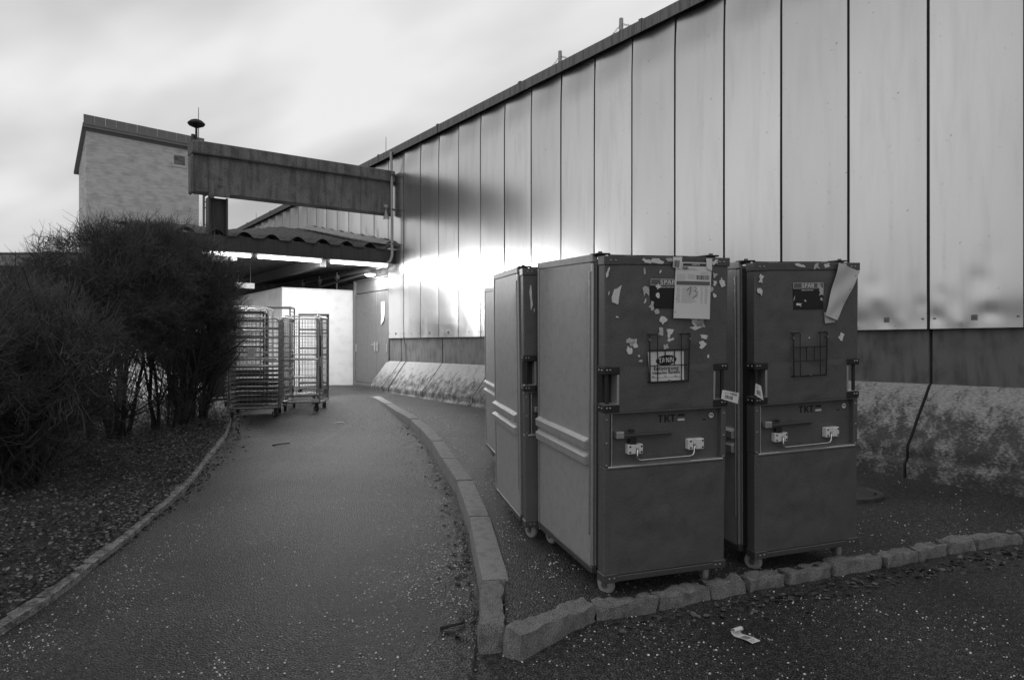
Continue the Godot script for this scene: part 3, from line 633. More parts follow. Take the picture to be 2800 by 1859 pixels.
# ---------------------------------------------------------------- kerbs
func stone_mesh(size: Vector3, sd: int, rough: float, rnd: float, nx := 12, ny := 4, nz := 5) -> ArrayMesh:   # a rough-hewn block, origin at its bottom centre
	var f := FastNoiseLite.new(); f.seed = sd; f.frequency = 7.0; f.fractal_octaves = 4
	var mb := MB.new(); var h := size / 2.0
	var shape := func(p: Vector3) -> Vector3:   # p in -1..1 on the surface of a cube
		var q := p * h; var inner := Vector3(clampf(q.x, -h.x + rnd, h.x - rnd), clampf(q.y, -h.y + rnd, h.y - rnd), clampf(q.z, -h.z + rnd, h.z - rnd))
		var dd := q - inner
		if dd.length() > 1e-5: q = inner + dd.normalized() * minf(dd.length(), rnd)
		return q + Vector3(f.get_noise_3dv(q * 1.0 + Vector3(9, 0, 0)), f.get_noise_3dv(q + Vector3(0, 19, 0)), f.get_noise_3dv(q + Vector3(0, 0, 29))) * rough + Vector3(0, h.y, 0)
	for sg in [-1.0, 1.0]:
		mb.sheet(func(s: float, t: float) -> Vector3: return shape.call(Vector3(s * 2 - 1, sg, t * 2 - 1)), nx, nz, Vector3(0, sg, 0))
		mb.sheet(func(s: float, t: float) -> Vector3: return shape.call(Vector3(s * 2 - 1, t * 2 - 1, sg)), nx, ny, Vector3(0, 0, sg))
		mb.sheet(func(s: float, t: float) -> Vector3: return shape.call(Vector3(sg, t * 2 - 1, s * 2 - 1)), nz, ny, Vector3(sg, 0, 0))
	return mb.mesh()
func laid(a: Array, b: Array, off: float, y: float, pitch := true) -> Transform3D:   # frame with x running from a to b ([x, zd]), origin at the middle
	var p := Vector3(a[0], 0, -a[1]); var q := Vector3(b[0], 0, -b[1])
	if pitch: p.y = slope(a[1]); q.y = slope(b[1])
	var d := (q - p).normalized(); var z := d.cross(Vector3.UP).normalized()
	return Transform3D(Basis(d, z.cross(d), z), (p + q) / 2 + z * off + Vector3.UP * y)
func kerbs() -> void:
	# concrete kerb of long stones curving away between path and pavement
	var k0 := thing("concrete_kerb", "curved row of long concrete kerb stones along the pavement edge", "kerb")
	for i in range(0, 9):
		var a: Array = KERB[i]; var b: Array = KERB[i + 1]
		var l: float = Vector2(b[0] - a[0], b[1] - a[1]).length() - 0.030
		var hh := 0.30; var o: MeshInstance3D
		o = put(stone_mesh(Vector3(l, hh, 0.155), 300 + i, 0.0012, 0.014, 16, 5, 5), "kerb_stone", M.kerb, k0)
		o.transform = laid(a, b, 0.077, 0.022 - hh + rng.randf_range(-0.006, 0.006))
	var mb := MB.new()   # sloping end stone
	var a2: Array = KERB[9]; var fr := laid(a2, [-3.24, 15.3], 0.077, 0.0)
	mb.prism(PackedVector2Array([Vector2(-0.36, 0.004), Vector2(0.36, -0.03), Vector2(0.36, -0.3), Vector2(-0.36, -0.3)]), -0.077, 0.077, fr); obj(mb, "end_stone", M.kerb, k0)
	# rough granite stones
	var gr := "rough granite kerb stones"
	var g1 := put(stone_mesh(Vector3(0.56, 0.25, 0.115), 41, 0.020, 0.008, 20, 7, 7), "granite_stone", M.granite); g1.transform = laid([-0.095, 3.23], [-0.112, 3.82], 0.0, -0.22, true)
	tag(g1, "rough pale granite stone closing the near end of the concrete kerb", "stone", gr)
	var labels := ["long rough granite stone lying askew at the open corner of the kerb", "granite kerb stone under the front caster of the box with the delivery note", "granite kerb stone in front of the box with the delivery note, second from its caster", "short granite kerb stone before the gap between the two front boxes", "granite kerb stone beside the rear of that gap, before the box with the folded paper", "long granite kerb stone in front of the box with the folded paper"]
	for i in GRAN.size() - 1:
		var a: Array = GRAN[i]; var b: Array = GRAN[i + 1]
		var l: float = Vector2(b[0] - a[0], b[1] - a[1]).length() - 0.028
		var s := put(stone_mesh(Vector3(l, 0.22, 0.12 if i == 0 else 0.098), 60 + i, 0.026, 0.006, 18, 7, 7), "granite_stone", M.granite)
		s.transform = laid(a, b, rng.randf_range(-0.008, 0.008), -0.213 + rng.randf_range(-0.005, 0.008))
		if i == 0: s.transform = laid([0.005, 3.18], [0.385, 3.525], 0.0, -0.195)
		tag(s, labels[i] if i < labels.size() else "low granite kerb stone, the %s past the box with the folded paper" % ["first", "second", "third", "fourth", "fifth", "sixth", "seventh", "eighth"][i - 6], "stone", gr)
	# flat edging along the verge
	var ed := thing("concrete_edging", "flush line of narrow concrete edging slabs between verge and path", "kerb")
	for i in EDGE.size() - 1:
		var a: Array = EDGE[i]; var b: Array = EDGE[i + 1]
		if a[1] < 2.0: continue
		var l: float = Vector2(b[0] - a[0], b[1] - a[1]).length() - 0.014
		var s := put(stone_mesh(Vector3(l, 0.2, 0.085), 120 + i, 0.002, 0.008, 10, 3, 3), "edging_slab", M.edging, ed)
		s.transform = laid(a, b, -0.04, 0.0); s.position.y = path_y((a[1] + b[1]) / 2) - 0.2 + 0.042 + rng.randf_range(-0.006, 0.006)
	# manhole
	var mh := thing("manhole_cover", "round dark manhole cover raised beside the box with the folded paper", "manhole", Transform3D(Basis.IDENTITY, Vector3(2.78, slope(5.9), -5.93)))
	mb = MB.new(); mb.lathe(Transform3D.IDENTITY, [[0.0, 0.03], [0.25, 0.03], [0.26, 0.022], [0.26, -0.02]], 28); obj(mb, "lid", M.post, mh)
	mb = MB.new(); mb.lathe(Transform3D.IDENTITY, [[0.27, 0.02], [0.275, 0.034], [0.315, 0.034], [0.325, 0.025], [0.325, -0.03]], 28); obj(mb, "frame", M.post, mh)

# ---------------------------------------------------------------- insulated roll boxes
func box_frame(o: Vector3, x: Vector3, z: Vector3) -> Transform3D:
	x = x.normalized(); var y := z.cross(x).normalized(); z = x.cross(y).normalized()
	return Transform3D(Basis(x, y, z), o - x * 0.01)
func bulge(mb: MB, x0: float, y0: float, x1: float, y1: float, z: float, amp: float, sd: int) -> void:   # a slightly uneven sheet facing +z
	var f := FastNoiseLite.new(); f.seed = sd; f.frequency = 2.2; f.fractal_octaves = 3
	mb.sheet(func(s: float, t: float) -> Vector3:
		var x := lerpf(x0, x1, s); var y := lerpf(y0, y1, t); var e := minf(minf(s, 1 - s), minf(t, 1 - t)) * 8.0
		return Vector3(x, y, z + amp * minf(e, 1.0) * (0.4 + f.get_noise_2d(x * 1.5, y * 1.5) * 1.6)), 24, 28, Vector3.BACK)
const BW := 0.72
const BH := 1.665
func make_box() -> Node3D:
	var t := thing("insulated_roll_box", "", "roll container"); var mb := MB.new()
	# body behind the door
	mb.span(Vector3(0.012, 0.03, -0.965), Vector3(BW - 0.012, BH - 0.005, -0.14), 0.006); obj(mb, "body", M.box_side, t)
	for x in [0.004, BW - 0.004]:
		var s := -1.0 if x < 0.1 else 1.0
		mb = MB.new()
		mb.sheet(func(p: float, q: float) -> Vector3:
			var e := minf(minf(p, 1 - p), minf(q, 1 - q)) * 10.0
			return Vector3(x + s * (0.006 + 0.004 * minf(e, 1.0) * (1.0 + sin(p * 5.0 + q * 3.0) * 0.5)), lerpf(0.03, 1.645, q), lerpf(-0.945, -0.165, p)), 20, 30, Vector3(s, 0, 0)); obj(mb, "side_panel", M.box_side, t)
		mb = MB.new(); mb.span(Vector3(x - s * 0.02, -0.004, -0.97), Vector3(x + s * 0.012, 0.03, -0.137), 0.003); obj(mb, "bottom_rail", M.box_frame, t)
		mb = MB.new(); mb.span(Vector3(x - s * 0.02, 1.645, -0.97), Vector3(x + s * 0.012, BH + 0.02, -0.137), 0.004); obj(mb, "top_rail", M.box_side, t)
		mb = MB.new(); mb.span(Vector3(x - s * 0.02, 0.03, -0.972), Vector3(x + s * 0.012, 1.645, -0.95), 0.003); obj(mb, "rear_corner_post", M.alu, t)
		mb = MB.new(); mb.span(Vector3(x - s * 0.02, 0.03, -0.165), Vector3(x + s * 0.010, 1.645, -0.14), 0.008); mb.tube([Vector3(x + s * 0.012, 0.2, -0.168), Vector3(x + s * 0.012, 1.6, -0.168)], 0.004, 0.004, 6); obj(mb, "front_corner_post", M.alu, t)
		for y in [0.655, 0.572]:
			mb = MB.new()
			mb.prism(PackedVector2Array([Vector2(x + s * 0.005, y), Vector2(x + s * 0.032, y + 0.004), Vector2(x + s * 0.034, y + 0.042), Vector2(x + s * 0.005, y + 0.042)]), -0.95, -0.18); var rb := obj(mb, "side_rib", M.box_side, t)
			mb = MB.new(); mb.prism(PackedVector2Array([Vector2(x + s * 0.005, y + 0.0422), Vector2(x + s * 0.036, y + 0.0422), Vector2(x + s * 0.036, y + 0.045), Vector2(x + s * 0.010, y + 0.060), Vector2(x + s * 0.005, y + 0.060)]), -0.951, -0.179); obj(mb, "rib_cap", M.rib_cap, rb)
	mb = MB.new(); mb.span(Vector3(0.02, 0.03, -0.15), Vector3(BW - 0.02, BH - 0.02, -0.07)); obj(mb, "gasket", M.rubber, t)
	# the door: slab with two corner grips and a recessed latch panel
	mb = MB.new()
	mb.span(Vector3(0.0, 1.106, -0.075), Vector3(BW, BH, 0.0), 0.006)
	mb.span(Vector3(0.082, 0.878, -0.075), Vector3(BW - 0.082, 1.106, -0.0005))
	mb.span(Vector3(0.0, 0.868, -0.075), Vector3(BW, 0.878, 0.0), 0.002)
	mb.span(Vector3(0.0, 0.028, -0.075), Vector3(BW, 0.598, 0.0), 0.006)
	mb.span(Vector3(0.0, 0.598, -0.075), Vector3(0.032, 0.868, 0.0), 0.003); mb.span(Vector3(BW - 0.03, 0.598, -0.075), Vector3(BW, 0.868, 0.0), 0.003)
	obj(mb, "door", M.box, t)
	mb = MB.new(); bulge(mb, 0.034, 1.108, BW - 0.034, 1.622, 0.001, 0.004, 5); bulge(mb, 0.082, 0.882, BW - 0.082, 1.108, 0.001, 0.003, 6); obj(mb, "upper_sheet", M.box, t)
	mb = MB.new(); bulge(mb, 0.034, 0.032, BW - 0.034, 0.582, 0.001, 0.005, 8); obj(mb, "lower_sheet", M.box, t)
	mb = MB.new(); mb.span(Vector3(-0.004, 1.626, -0.072), Vector3(BW + 0.004, BH + 0.004, 0.005), 0.003); obj(mb, "door_top_rail", M.box_frame, t)
	mb = MB.new(); mb.span(Vector3(-0.004, -0.004, -0.072), Vector3(BW + 0.004, 0.027, 0.005), 0.003); obj(mb, "door_bottom_rail", M.box_frame, t)
	for x in [0.0, BW]:
		var s := 1.0 if x == 0.0 else -1.0
		for y in [1.624, -0.006]:
			mb = MB.new(); mb.span(Vector3(x - s * 0.006, y, -0.074), Vector3(x + s * 0.075, y + 0.045, 0.007), 0.003); var br := obj(mb, "corner_bracket", M.box_frame, t)
			mb = MB.new()
			for q in [0.03, 0.058]: mb.lathe(Transform3D(Basis(Vector3.RIGHT, PI / 2), Vector3(x + s * q, y + 0.022, 0.007)), [[0.0, 0.004], [0.004, 0.003], [0.006, 0.0]], 8)
			obj(mb, "rivet", M.rivet, br)
		for y in [0.84, 0.72, 0.605]:
			mb = MB.new(); mb.lathe(Transform3D(Basis(Vector3.RIGHT, PI / 2), Vector3(x + s * 0.014, y, 0.0)), [[0.0, 0.004], [0.004, 0.003], [0.006, 0.0]], 8); obj(mb, "rivet", M.rivet, t)
		# grip: two dark brackets, an upright bar and the inner wall of the notch
		for y in [1.072, 0.878]:
			mb = MB.new(); mb.span(Vector3(x - s * 0.005, y, -0.078), Vector3(x + s * 0.084, y + 0.038, 0.006), 0.003); var gb := obj(mb, "grip_bracket", M.bracket, t)
			mb = MB.new()
			for q in [0.012, 0.03]: mb.lathe(Transform3D(Basis(Vector3.RIGHT, PI / 2), Vector3(x + s * q, y + 0.022, 0.006)), [[0.0, 0.004], [0.004, 0.003], [0.006, 0.0]], 8)
			for q in [-0.02, -0.055]: mb.lathe(Transform3D(Basis(Vector3.BACK, PI / 2 * s), Vector3(x - s * 0.005, y + 0.02, q)), [[0.0, 0.004], [0.004, 0.003], [0.006, 0.0]], 8)
			obj(mb, "rivet", M.rivet, gb)
		mb = MB.new(); mb.tube([Vector3(x + s * 0.020, 0.9, -0.016), Vector3(x + s * 0.020, 1.09, -0.016)], 0.010, 0.010, 10); obj(mb, "grip_bar", M.bracket, t)
		mb = MB.new(); mb.span(Vector3(x + s * 0.07, 0.917, -0.07), Vector3(x + s * 0.083, 1.071, 0.002), 0.002); mb.span(Vector3(x + s * 0.005, 0.9165, -0.07), Vector3(x + s * 0.08, 0.919, 0.004)); obj(mb, "grip_lining", M.alu, t)
	# latch panel
	mb = MB.new(); mb.span(Vector3(0.03, 0.596, -0.05), Vector3(BW - 0.028, 0.87, -0.032)); var lp := obj(mb, "latch_panel", M.box, t)
	mb = MB.new(); mb.span(Vector3(0.02, 0.588, -0.034), Vector3(BW - 0.02, 0.600, 0.008), 0.003); obj(mb, "panel_sill", M.alu, lp)
	mb = MB.new(); mb.tube([Vector3(0.05, 0.602, -0.02), Vector3(0.05, 0.866, -0.02)], 0.005, 0.005, 8); obj(mb, "hinge_pin", M.alu, lp)
	lettering("TKT", 0.040, M.ink, lp, xf(0.376, 0.824, -0.0315, 0, 1.12))
	mb = MB.new(); mb.box(Vector3(0.462, 0.838, -0.0315), Vector3(0.042, 0.010, 0.001)); obj(mb, "dark_bar", M.ink, lp)
	mb = MB.new(); mb.box(Vector3(0.462, 0.814, -0.0315), Vector3(0.042, 0.011, 0.001)); obj(mb, "pale_bar", M.print_white, lp)
	mb = MB.new(); mb.disc(Vector3(0.646, 0.828, -0.0315), Vector3.BACK, 0.022, 0.001, 8); obj(mb, "seal_plate", M.ink, lp)
	mb = MB.new(); mb.disc(Vector3(0.646, 0.828, -0.0305), Vector3.BACK, 0.016, 0.001, 20); obj(mb, "seal_face", M.print_white, lp)
	lettering("TÜV", 0.010, M.ink, lp, xf(0.646, 0.829, -0.0293))
	lettering("FRC", 0.010, M.ink, lp, xf(0.605, 0.806, -0.0315))
	# lever, white blocks, bent rod
	mb = MB.new(); mb.span(Vector3(0.105, 0.736, -0.012), Vector3(0.392, 0.757, -0.004), 0.003); mb.span(Vector3(0.105, 0.753, -0.012), Vector3(0.392, 0.758, 0.012), 0.002); var lv := obj(mb, "latch_lever", M.box_frame, t)
	mb = MB.new(); mb.span(Vector3(0.065, 0.742, -0.03), Vector3(0.108, 0.776, 0.012), 0.003); obj(mb, "pivot", M.alu, lv)
	mb = MB.new(); mb.box(Vector3(0.165, 0.722, -0.012), Vector3(0.04, 0.04, 0.035), 0.008); mb.disc(Vector3(0.16, 0.775, -0.01), Vector3.UP, 0.014, 0.006, 10); obj(mb, "catch", M.bracket, lv)
	for x in [0.132, 0.488]:
		mb = MB.new(); var y0 := 0.655; var y1 := 0.706 if x < 0.3 else 0.712; var x1: float = x + 0.088 if x < 0.3 else x + 0.096
		var sx: float = 0.188 if x < 0.3 else 0.527
		mb.span(Vector3(x, y0, -0.032), Vector3(sx - 0.008, y1, 0.004), 0.004); mb.span(Vector3(sx + 0.008, y0, -0.032), Vector3(x1, y1, 0.004), 0.004); mb.span(Vector3(sx - 0.008, y0 + 0.03, -0.032), Vector3(sx + 0.008, y1 - 0.001, 0.0035))
		var bk := obj(mb, "plastic_block", M.white_plastic, t)
		mb = MB.new()
		for p in [[x + 0.013, y0 + 0.011], [x + 0.013, y1 - 0.011], [x1 - 0.010, y0 + 0.011], [x1 - 0.010, y1 - 0.011]]: mb.disc(Vector3(p[0], p[1], 0.004), Vector3.BACK, 0.0055, 0.0012, 8)
		obj(mb, "screw", M.black, bk)
	mb = MB.new(); mb.tube([Vector3(0.188, 0.682, -0.02), Vector3(0.186, 0.676, 0.006), Vector3(0.183, 0.65, 0.010), Vector3(0.183, 0.636, 0.012), Vector3(0.190, 0.627, 0.012), Vector3(0.204, 0.624, 0.012), Vector3(0.49, 0.625, 0.012), Vector3(0.508, 0.629, 0.012), Vector3(0.517, 0.641, 0.010), Vector3(0.520, 0.66, 0.009), Vector3(0.526, 0.676, 0.006), Vector3(0.527, 0.682, -0.02)], 0.0052, 0.0052, 8); obj(mb, "bent_rod", M.chrome, t)
	# wire rack
	mb = MB.new(); var r := 0.0028; var zr := 0.02
	for x in [0.242, 0.478]: mb.tube([Vector3(x, 1.272, 0.006), Vector3(x, 1.272, zr), Vector3(x + (0.006 if x < 0.3 else -0.006), 1.026, zr)], 0.0042, 0.0042, 6)
	for x in [0.289, 0.428]: mb.tube([Vector3(x, 1.271, 0.006), Vector3(x, 1.271, zr), Vector3(x + 0.003, 1.026, zr)], r, r, 6)
	for q in [[0.242, 0.289], [0.428, 0.478]]: mb.tube([Vector3(q[0], 1.272, zr - 0.006), Vector3(q[1], 1.272, zr - 0.006)], r, r, 6)
	for y in [1.191, 1.111]: mb.tube([Vector3(0.244, y, zr + 0.002), Vector3(0.476, y, zr + 0.002)], r, r, 6)
	for x in [0.334, 0.388]: mb.tube([Vector3(x, 1.191, zr), Vector3(x, 1.111, zr)], r, r, 6)
	mb.tube([Vector3(0.246, 1.026, zr), Vector3(0.474, 1.026, zr)], 0.0045, 0.0045, 6); mb.tube([Vector3(0.246, 1.026, 0.002), Vector3(0.246, 1.026, zr)], 0.004); mb.tube([Vector3(0.474, 1.026, 0.002), Vector3(0.474, 1.026, zr)], 0.004)
	var rk := obj(mb, "wire_rack", M.black, t)
	mb = MB.new()
	for q in [[0.242, 1.245], [0.478, 1.245], [0.36, 1.03]]: mb.disc(Vector3(q[0], q[1], 0.018), Vector3.BACK, 0.006, 0.008, 8)
	obj(mb, "screw", M.rivet, rk)
	# name plate
	mb = MB.new(); mb.span(Vector3(0.254, 1.404, 0.002), Vector3(0.461, 1.522, 0.0065)); var np := obj(mb, "name_plate", M.plate, t)
	mb = MB.new(); mb.span(Vector3(0.254, 1.5225, 0.002), Vector3(0.461, 1.555, 0.0066)); obj(mb, "title_strip", M.strip, np)
	mb = MB.new()
	for q in [[0.254, 1.5225, 0.461, 1.5245], [0.254, 1.553, 0.461, 1.555], [0.254, 1.5225, 0.256, 1.555], [0.459, 1.5225, 0.461, 1.555]]: mb.span(Vector3(q[0], q[1], 0.0066), Vector3(q[2], q[3], 0.0072))
	obj(mb, "strip_border", M.print_white, np)
	lettering("SPAR", 0.0215, M.print_white, np, xf(0.353, 1.5385, 0.0075, 0, 1.25))
	lettering("UM der SPAR Han", 0.007, M.print_white, np, xf(0.35, 1.5135, 0.007))
	mb = MB.new(); var ring := []
	for k in 25: ring.append(Vector3(0.431 + 0.0125 * cos(TAU * k / 24), 1.5385 + 0.0125 * sin(TAU * k / 24), 0.0075))
	mb.tube(ring, 0.0018, 0.0018, 4, false); mb.prism(PackedVector2Array([Vector2(0.424, 1.533), Vector2(0.438, 1.533), Vector2(0.431, 1.548)]), 0.0066, 0.0078); mb.box(Vector3(0.431, 1.531, 0.0072), Vector3(0.003, 0.006, 0.001)); obj(mb, "emblem", M.print_white, np)
	# top fittings
	for x in [0.0, BW]:
		var s := 1.0 if x == 0.0 else -1.0
		mb = MB.new(); mb.span(Vector3(x - s * 0.005, BH + 0.016, -0.17), Vector3(x + s * 0.075, BH + 0.025, -0.09), 0.003); mb.span(Vector3(x + s * 0.012, BH + 0.004, -0.16), Vector3(x + s * 0.05, BH + 0.02, -0.1), 0.003); var hg := obj(mb, "top_hinge", M.bracket, t)
		mb = MB.new(); mb.tube([Vector3(x + s * 0.07, BH + 0.014, -0.11), Vector3(x + s * 0.16, BH + 0.010, -0.08), Vector3(x + s * 0.21, BH + 0.009, -0.07)], 0.006, 0.005, 6); mb.disc(Vector3(x + s * 0.03, BH + 0.030, -0.12), Vector3.UP, 0.012, 0.004, 8); obj(mb, "hinge_arm", M.box_frame, hg)
	mb = MB.new(); mb.span(Vector3(0.08, BH - 0.006, -0.10), Vector3(BW - 0.08, BH + 0.016, -0.078), 0.003); obj(mb, "seal_strip", M.rubber, t)
	# casters
	for q in [[0.07, -0.08, 0.5], [BW - 0.07, -0.08, -0.3], [0.07, -0.9, 0.2], [BW - 0.07, -0.9, 0.9]]: caster(t, Vector3(q[0], 0.0, q[1]), q[2], 0.052)
	return t
func caster(t: Node3D, at: Vector3, turn: float, r: float) -> void:
	var b := Basis(Vector3.UP, turn); var mb := MB.new()
	mb.box(at + Vector3(0, -0.008, 0), Vector3(0.08, 0.012, 0.08), 0.003, b)
	for s in [-1.0, 1.0]: mb.box(at + b * Vector3(s * 0.021, -0.035, -0.016), Vector3(0.004, 0.055, 0.022), 0.001, b)
	var fk := obj(mb, "caster", M.box_frame, t)
	mb = MB.new(); mb.disc(at + b * Vector3(0, -0.105 + r, -0.02), b * Vector3.RIGHT, r, 0.016, 20, 0.008); obj(mb, "wheel", M.tyre, fk)
	mb = MB.new(); mb.disc(at + b * Vector3(0, -0.105 + r, -0.02), b * Vector3.RIGHT, r * 0.3, 0.026, 10); obj(mb, "hub", M.rivet, fk)

func scrap(parent: Node3D, x: float, y: float, w: float, h: float, sd: int, turn := 0.0, z := 0.007) -> void:   # a torn remnant of a label
	var r := RandomNumberGenerator.new(); r.seed = sd; var poly := PackedVector2Array(); var n := 9 if w > 0.02 else 5
	for i in n:
		var a := TAU * (i + r.randf_range(-0.3, 0.3)) / n; var k := 1.0 if r.randf() < 0.55 else r.randf_range(0.3, 0.8)
		var q := Vector2(cos(a), sin(a)); q /= maxf(absf(q.x), absf(q.y))    # square-ish, torn
		poly.append((q * k * Vector2(w, h) / 2.0).rotated(turn) + Vector2(x, y))
	if Geometry2D.triangulate_polygon(poly).is_empty(): return
	var mb := MB.new(); mb.prism(poly, z - 0.003, z); obj(mb, "label_scrap", M.scrap if sd % 3 else M.scrap_b, parent)
func bent(mb: MB, a: Vector3, b: Vector3, c: Vector3, d: Vector3, f: Callable) -> void:   # a paper with corners a b c d (top left, top right, bottom right, bottom left), lifted by f(s, t)
	mb.sheet(func(s: float, t: float) -> Vector3: return a.lerp(b, s).lerp(d.lerp(c, s), t) + Vector3(0, 0, f.call(s, t)), 12, 16, Vector3.BACK)
func bars(im: Image, x: int, y: int, w: int, h: int, sd: int) -> void:
	var r := RandomNumberGenerator.new(); r.seed = sd; var p := x
	while p < x + w:
		var k := r.randi_range(1, 3); im.fill_rect(Rect2i(p, y, k, h), Color(0.08, 0.08, 0.08)); p += k + r.randi_range(1, 3)
func lines(im: Image, x: int, y: int, w: int, n: int, step: int, sd: int) -> void:   # rows of tiny print
	var r := RandomNumberGenerator.new(); r.seed = sd
	for i in n:
		var p := x; var e := x + int(w * r.randf_range(0.6, 1.0))
		while p < e:
			var k := r.randi_range(4, 14); im.fill_rect(Rect2i(p, y + i * step, mini(k, e - p), 3), Color(0.42, 0.42, 0.42)); p += k + 3
func paper_mat(im: Image) -> StandardMaterial3D:
	var m := mat(0.8, 0.85); m.albedo_color = Color(0.92, 0.92, 0.92); m.albedo_texture = ImageTexture.create_from_image(im); m.cull_mode = BaseMaterial3D.CULL_DISABLED; return m

func boxes() -> void:
	var b1 := make_box(); b1.transform = box_frame(Vector3(0.4813, 0.1568, -3.61), Vector3(0.952, 0.0226, -0.305), Vector3(0.311, -0.0557, 0.949))
	var gp := "insulated roll boxes"
	b1.set_meta("label", "dented grey insulated roll box with a delivery note and a printed card in its rack"); b1.set_meta("group", gp)
	var b2 := copy(b1, "grey insulated roll box with a folded paper at its corner and an empty rack")
	b2.transform = box_frame(Vector3(1.3888, 0.1662, -3.982), Vector3(0.951, 0.036, -0.305), Vector3(0.311, -0.045, 0.949))
	var b3 := copy(b1, "grey insulated roll box with pierced mottled side, behind the one with delivery note")
	b3.transform = box_frame(Vector3(0.100, 0.200, -4.55), Vector3(0.976, 0.02, -0.216), Vector3(0.216, -0.035, 0.976))
	var b4 := copy(b1, "grey insulated roll box standing last, behind the mottled one near the hall wall")
	b4.transform = box_frame(Vector3(-0.055, 0.245, -6.62), Vector3(0.976, 0.02, -0.216), Vector3(0.216, -0.05, 0.976))
	# torn labels on the first box: x, y, width, height in the plane of its door
	var sk := [[0.067, 1.479, 0.045, 0.093], [0.227, 1.493, 0.037, 0.049], [0.225, 1.446, 0.01, 0.052], [0.295, 1.471, 0.02, 0.03], [0.261, 1.414, 0.03, 0.052], [0.299, 1.514, 0.034, 0.034], [0.329, 1.341, 0.041, 0.041], [0.315, 1.284, 0.028, 0.045], [0.366, 1.279, 0.043, 0.058], [0.373, 1.243, 0.04, 0.02], [0.145, 1.238, 0.05, 0.05], [0.158, 1.226, 0.045, 0.045], [0.137, 1.193, 0.03, 0.04], [0.344, 1.207, 0.034, 0.03], [0.575, 1.25, 0.066, 0.026], [0.563, 1.208, 0.052, 0.045], [0.637, 1.578, 0.024, 0.037], [0.678, 1.541, 0.03, 0.049], [0.633, 1.534, 0.024, 0.024], [0.614, 1.5, 0.02, 0.032], [0.634, 1.471, 0.02, 0.024], [0.014, 1.587, 0.02, 0.056], [0.22, 1.592, 0.011, 0.036], [0.229, 1.646, 0.05, 0.026], [0.293, 1.646, 0.07, 0.026], [0.358, 1.651, 0.042, 0.024], [0.634, 1.644, 0.038, 0.026], [0.068, 1.362, 0.019, 0.008], [0.29, 1.389, 0.028, 0.026], [0.021, 1.482, 0.011, 0.041], [0.51, 1.335, 0.04, 0.07], [0.55, 1.332, 0.07, 0.05], [0.525, 1.308, 0.08, 0.03], [0.19, 1.16, 0.012, 0.014], [0.2, 1.135, 0.02, 0.012], [0.6, 1.15, 0.012, 0.018], [0.31, 1.59, 0.01, 0.02]]
	for i in sk.size(): scrap(b1, sk[i][0], sk[i][1], sk[i][2] * 1.05, sk[i][3] * 1.05, 500 + i, 0.0 if i in [23, 24, 25] else fmod(i * 0.37, 0.7) - 0.35, 0.0075 if sk[i][1] < 1.62 else 0.0095)
	var sk2 := [[0.037, 1.58, 0.03, 0.05], [0.031, 1.506, 0.04, 0.045], [0.412, 1.652, 0.05, 0.05], [0.588, 1.241, 0.04, 0.045], [0.365, 1.24, 0.016, 0.012], [0.445, 1.504, 0.03, 0.05], [0.292, 1.433, 0.04, 0.02], [0.336, 1.452, 0.018, 0.014], [0.26, 1.467, 0.014, 0.03], [0.3, 1.655, 0.07, 0.02], [0.48, 1.652, 0.05, 0.022], [0.45, 1.46, 0.02, 0.02], [0.61, 1.652, 0.04, 0.02]]
	for i in sk2.size(): scrap(b2, sk2[i][0], sk2[i][1], sk2[i][2], sk2[i][3], 700 + i, fmod(i * 0.41, 0.6) - 0.3, 0.0085 if sk2[i][1] < 1.62 else 0.0095)
	scrap(b3, 0.05, 1.48, 0.022, 0.16, 803); scrap(b3, 0.07, 1.40, 0.01, 0.03, 804)
	# delivery note
	var im := Image.create(420, 594, false, Image.FORMAT_RGB8); im.fill(Color(0.93, 0.93, 0.93))
	im.fill_rect(Rect2i(80, 12, 270, 30), Color(0.3, 0.3, 0.3)); lines(im, 100, 66, 160, 3, 8, 1); lines(im, 20, 130, 110, 6, 11, 2); lines(im, 140, 130, 90, 5, 11, 3); lines(im, 290, 110, 100, 2, 11, 5); bars(im, 235, 135, 165, 48, 9)
	im.fill_rect(Rect2i(18, 200, 390, 42), Color(0.45, 0.45, 0.45)); lines(im, 24, 252, 380, 1, 9, 6); lines(im, 24, 268, 48, 17, 10, 7); lines(im, 80, 268, 190, 17, 10, 8); lines(im, 300, 268, 26, 17, 10, 10); lines(im, 350, 268, 40, 17, 10, 11)
	for p in [[22, 390], [20, 530], [25, 215]]:
		for a in range(-5, 6):
			for b in range(-5, 6):
				if a * a + b * b < 24: im.set_pixel(p[0] + a, p[1] + b, Color(0.06, 0.06, 0.06))
	var mb := MB.new(); bent(mb, Vector3(0.397, 1.643, 0.0115), Vector3(0.612, 1.641, 0.0115), Vector3(0.593, 1.346, 0.0115), Vector3(0.382, 1.354, 0.0115), func(s: float, t: float) -> float: return 0.006 * sin(PI * s) * (0.4 + t) + 0.014 * t * t * (0.4 + 0.6 * s))
	var nt := thing("delivery_note", "white delivery note with printed rows and a handwritten 13 taped over the name plate", "paper", b1.transform)
	obj(mb, "sheet", paper_mat(im), nt)
	lettering("3381", 0.012, M.ink, nt, xf(0.448, 1.612, 0.0195))
	lettering("1166174", 0.009, M.print_white, nt, xf(0.51, 1.629, 0.0165))
	mb = MB.new()
	mb.tube([Vector3(0.456, 1.497, 0.0245), Vector3(0.472, 1.514, 0.025), Vector3(0.481, 1.519, 0.025), Vector3(0.476, 1.497, 0.0255), Vector3(0.470, 1.472, 0.0265)], 0.0013, 0.0013, 4)
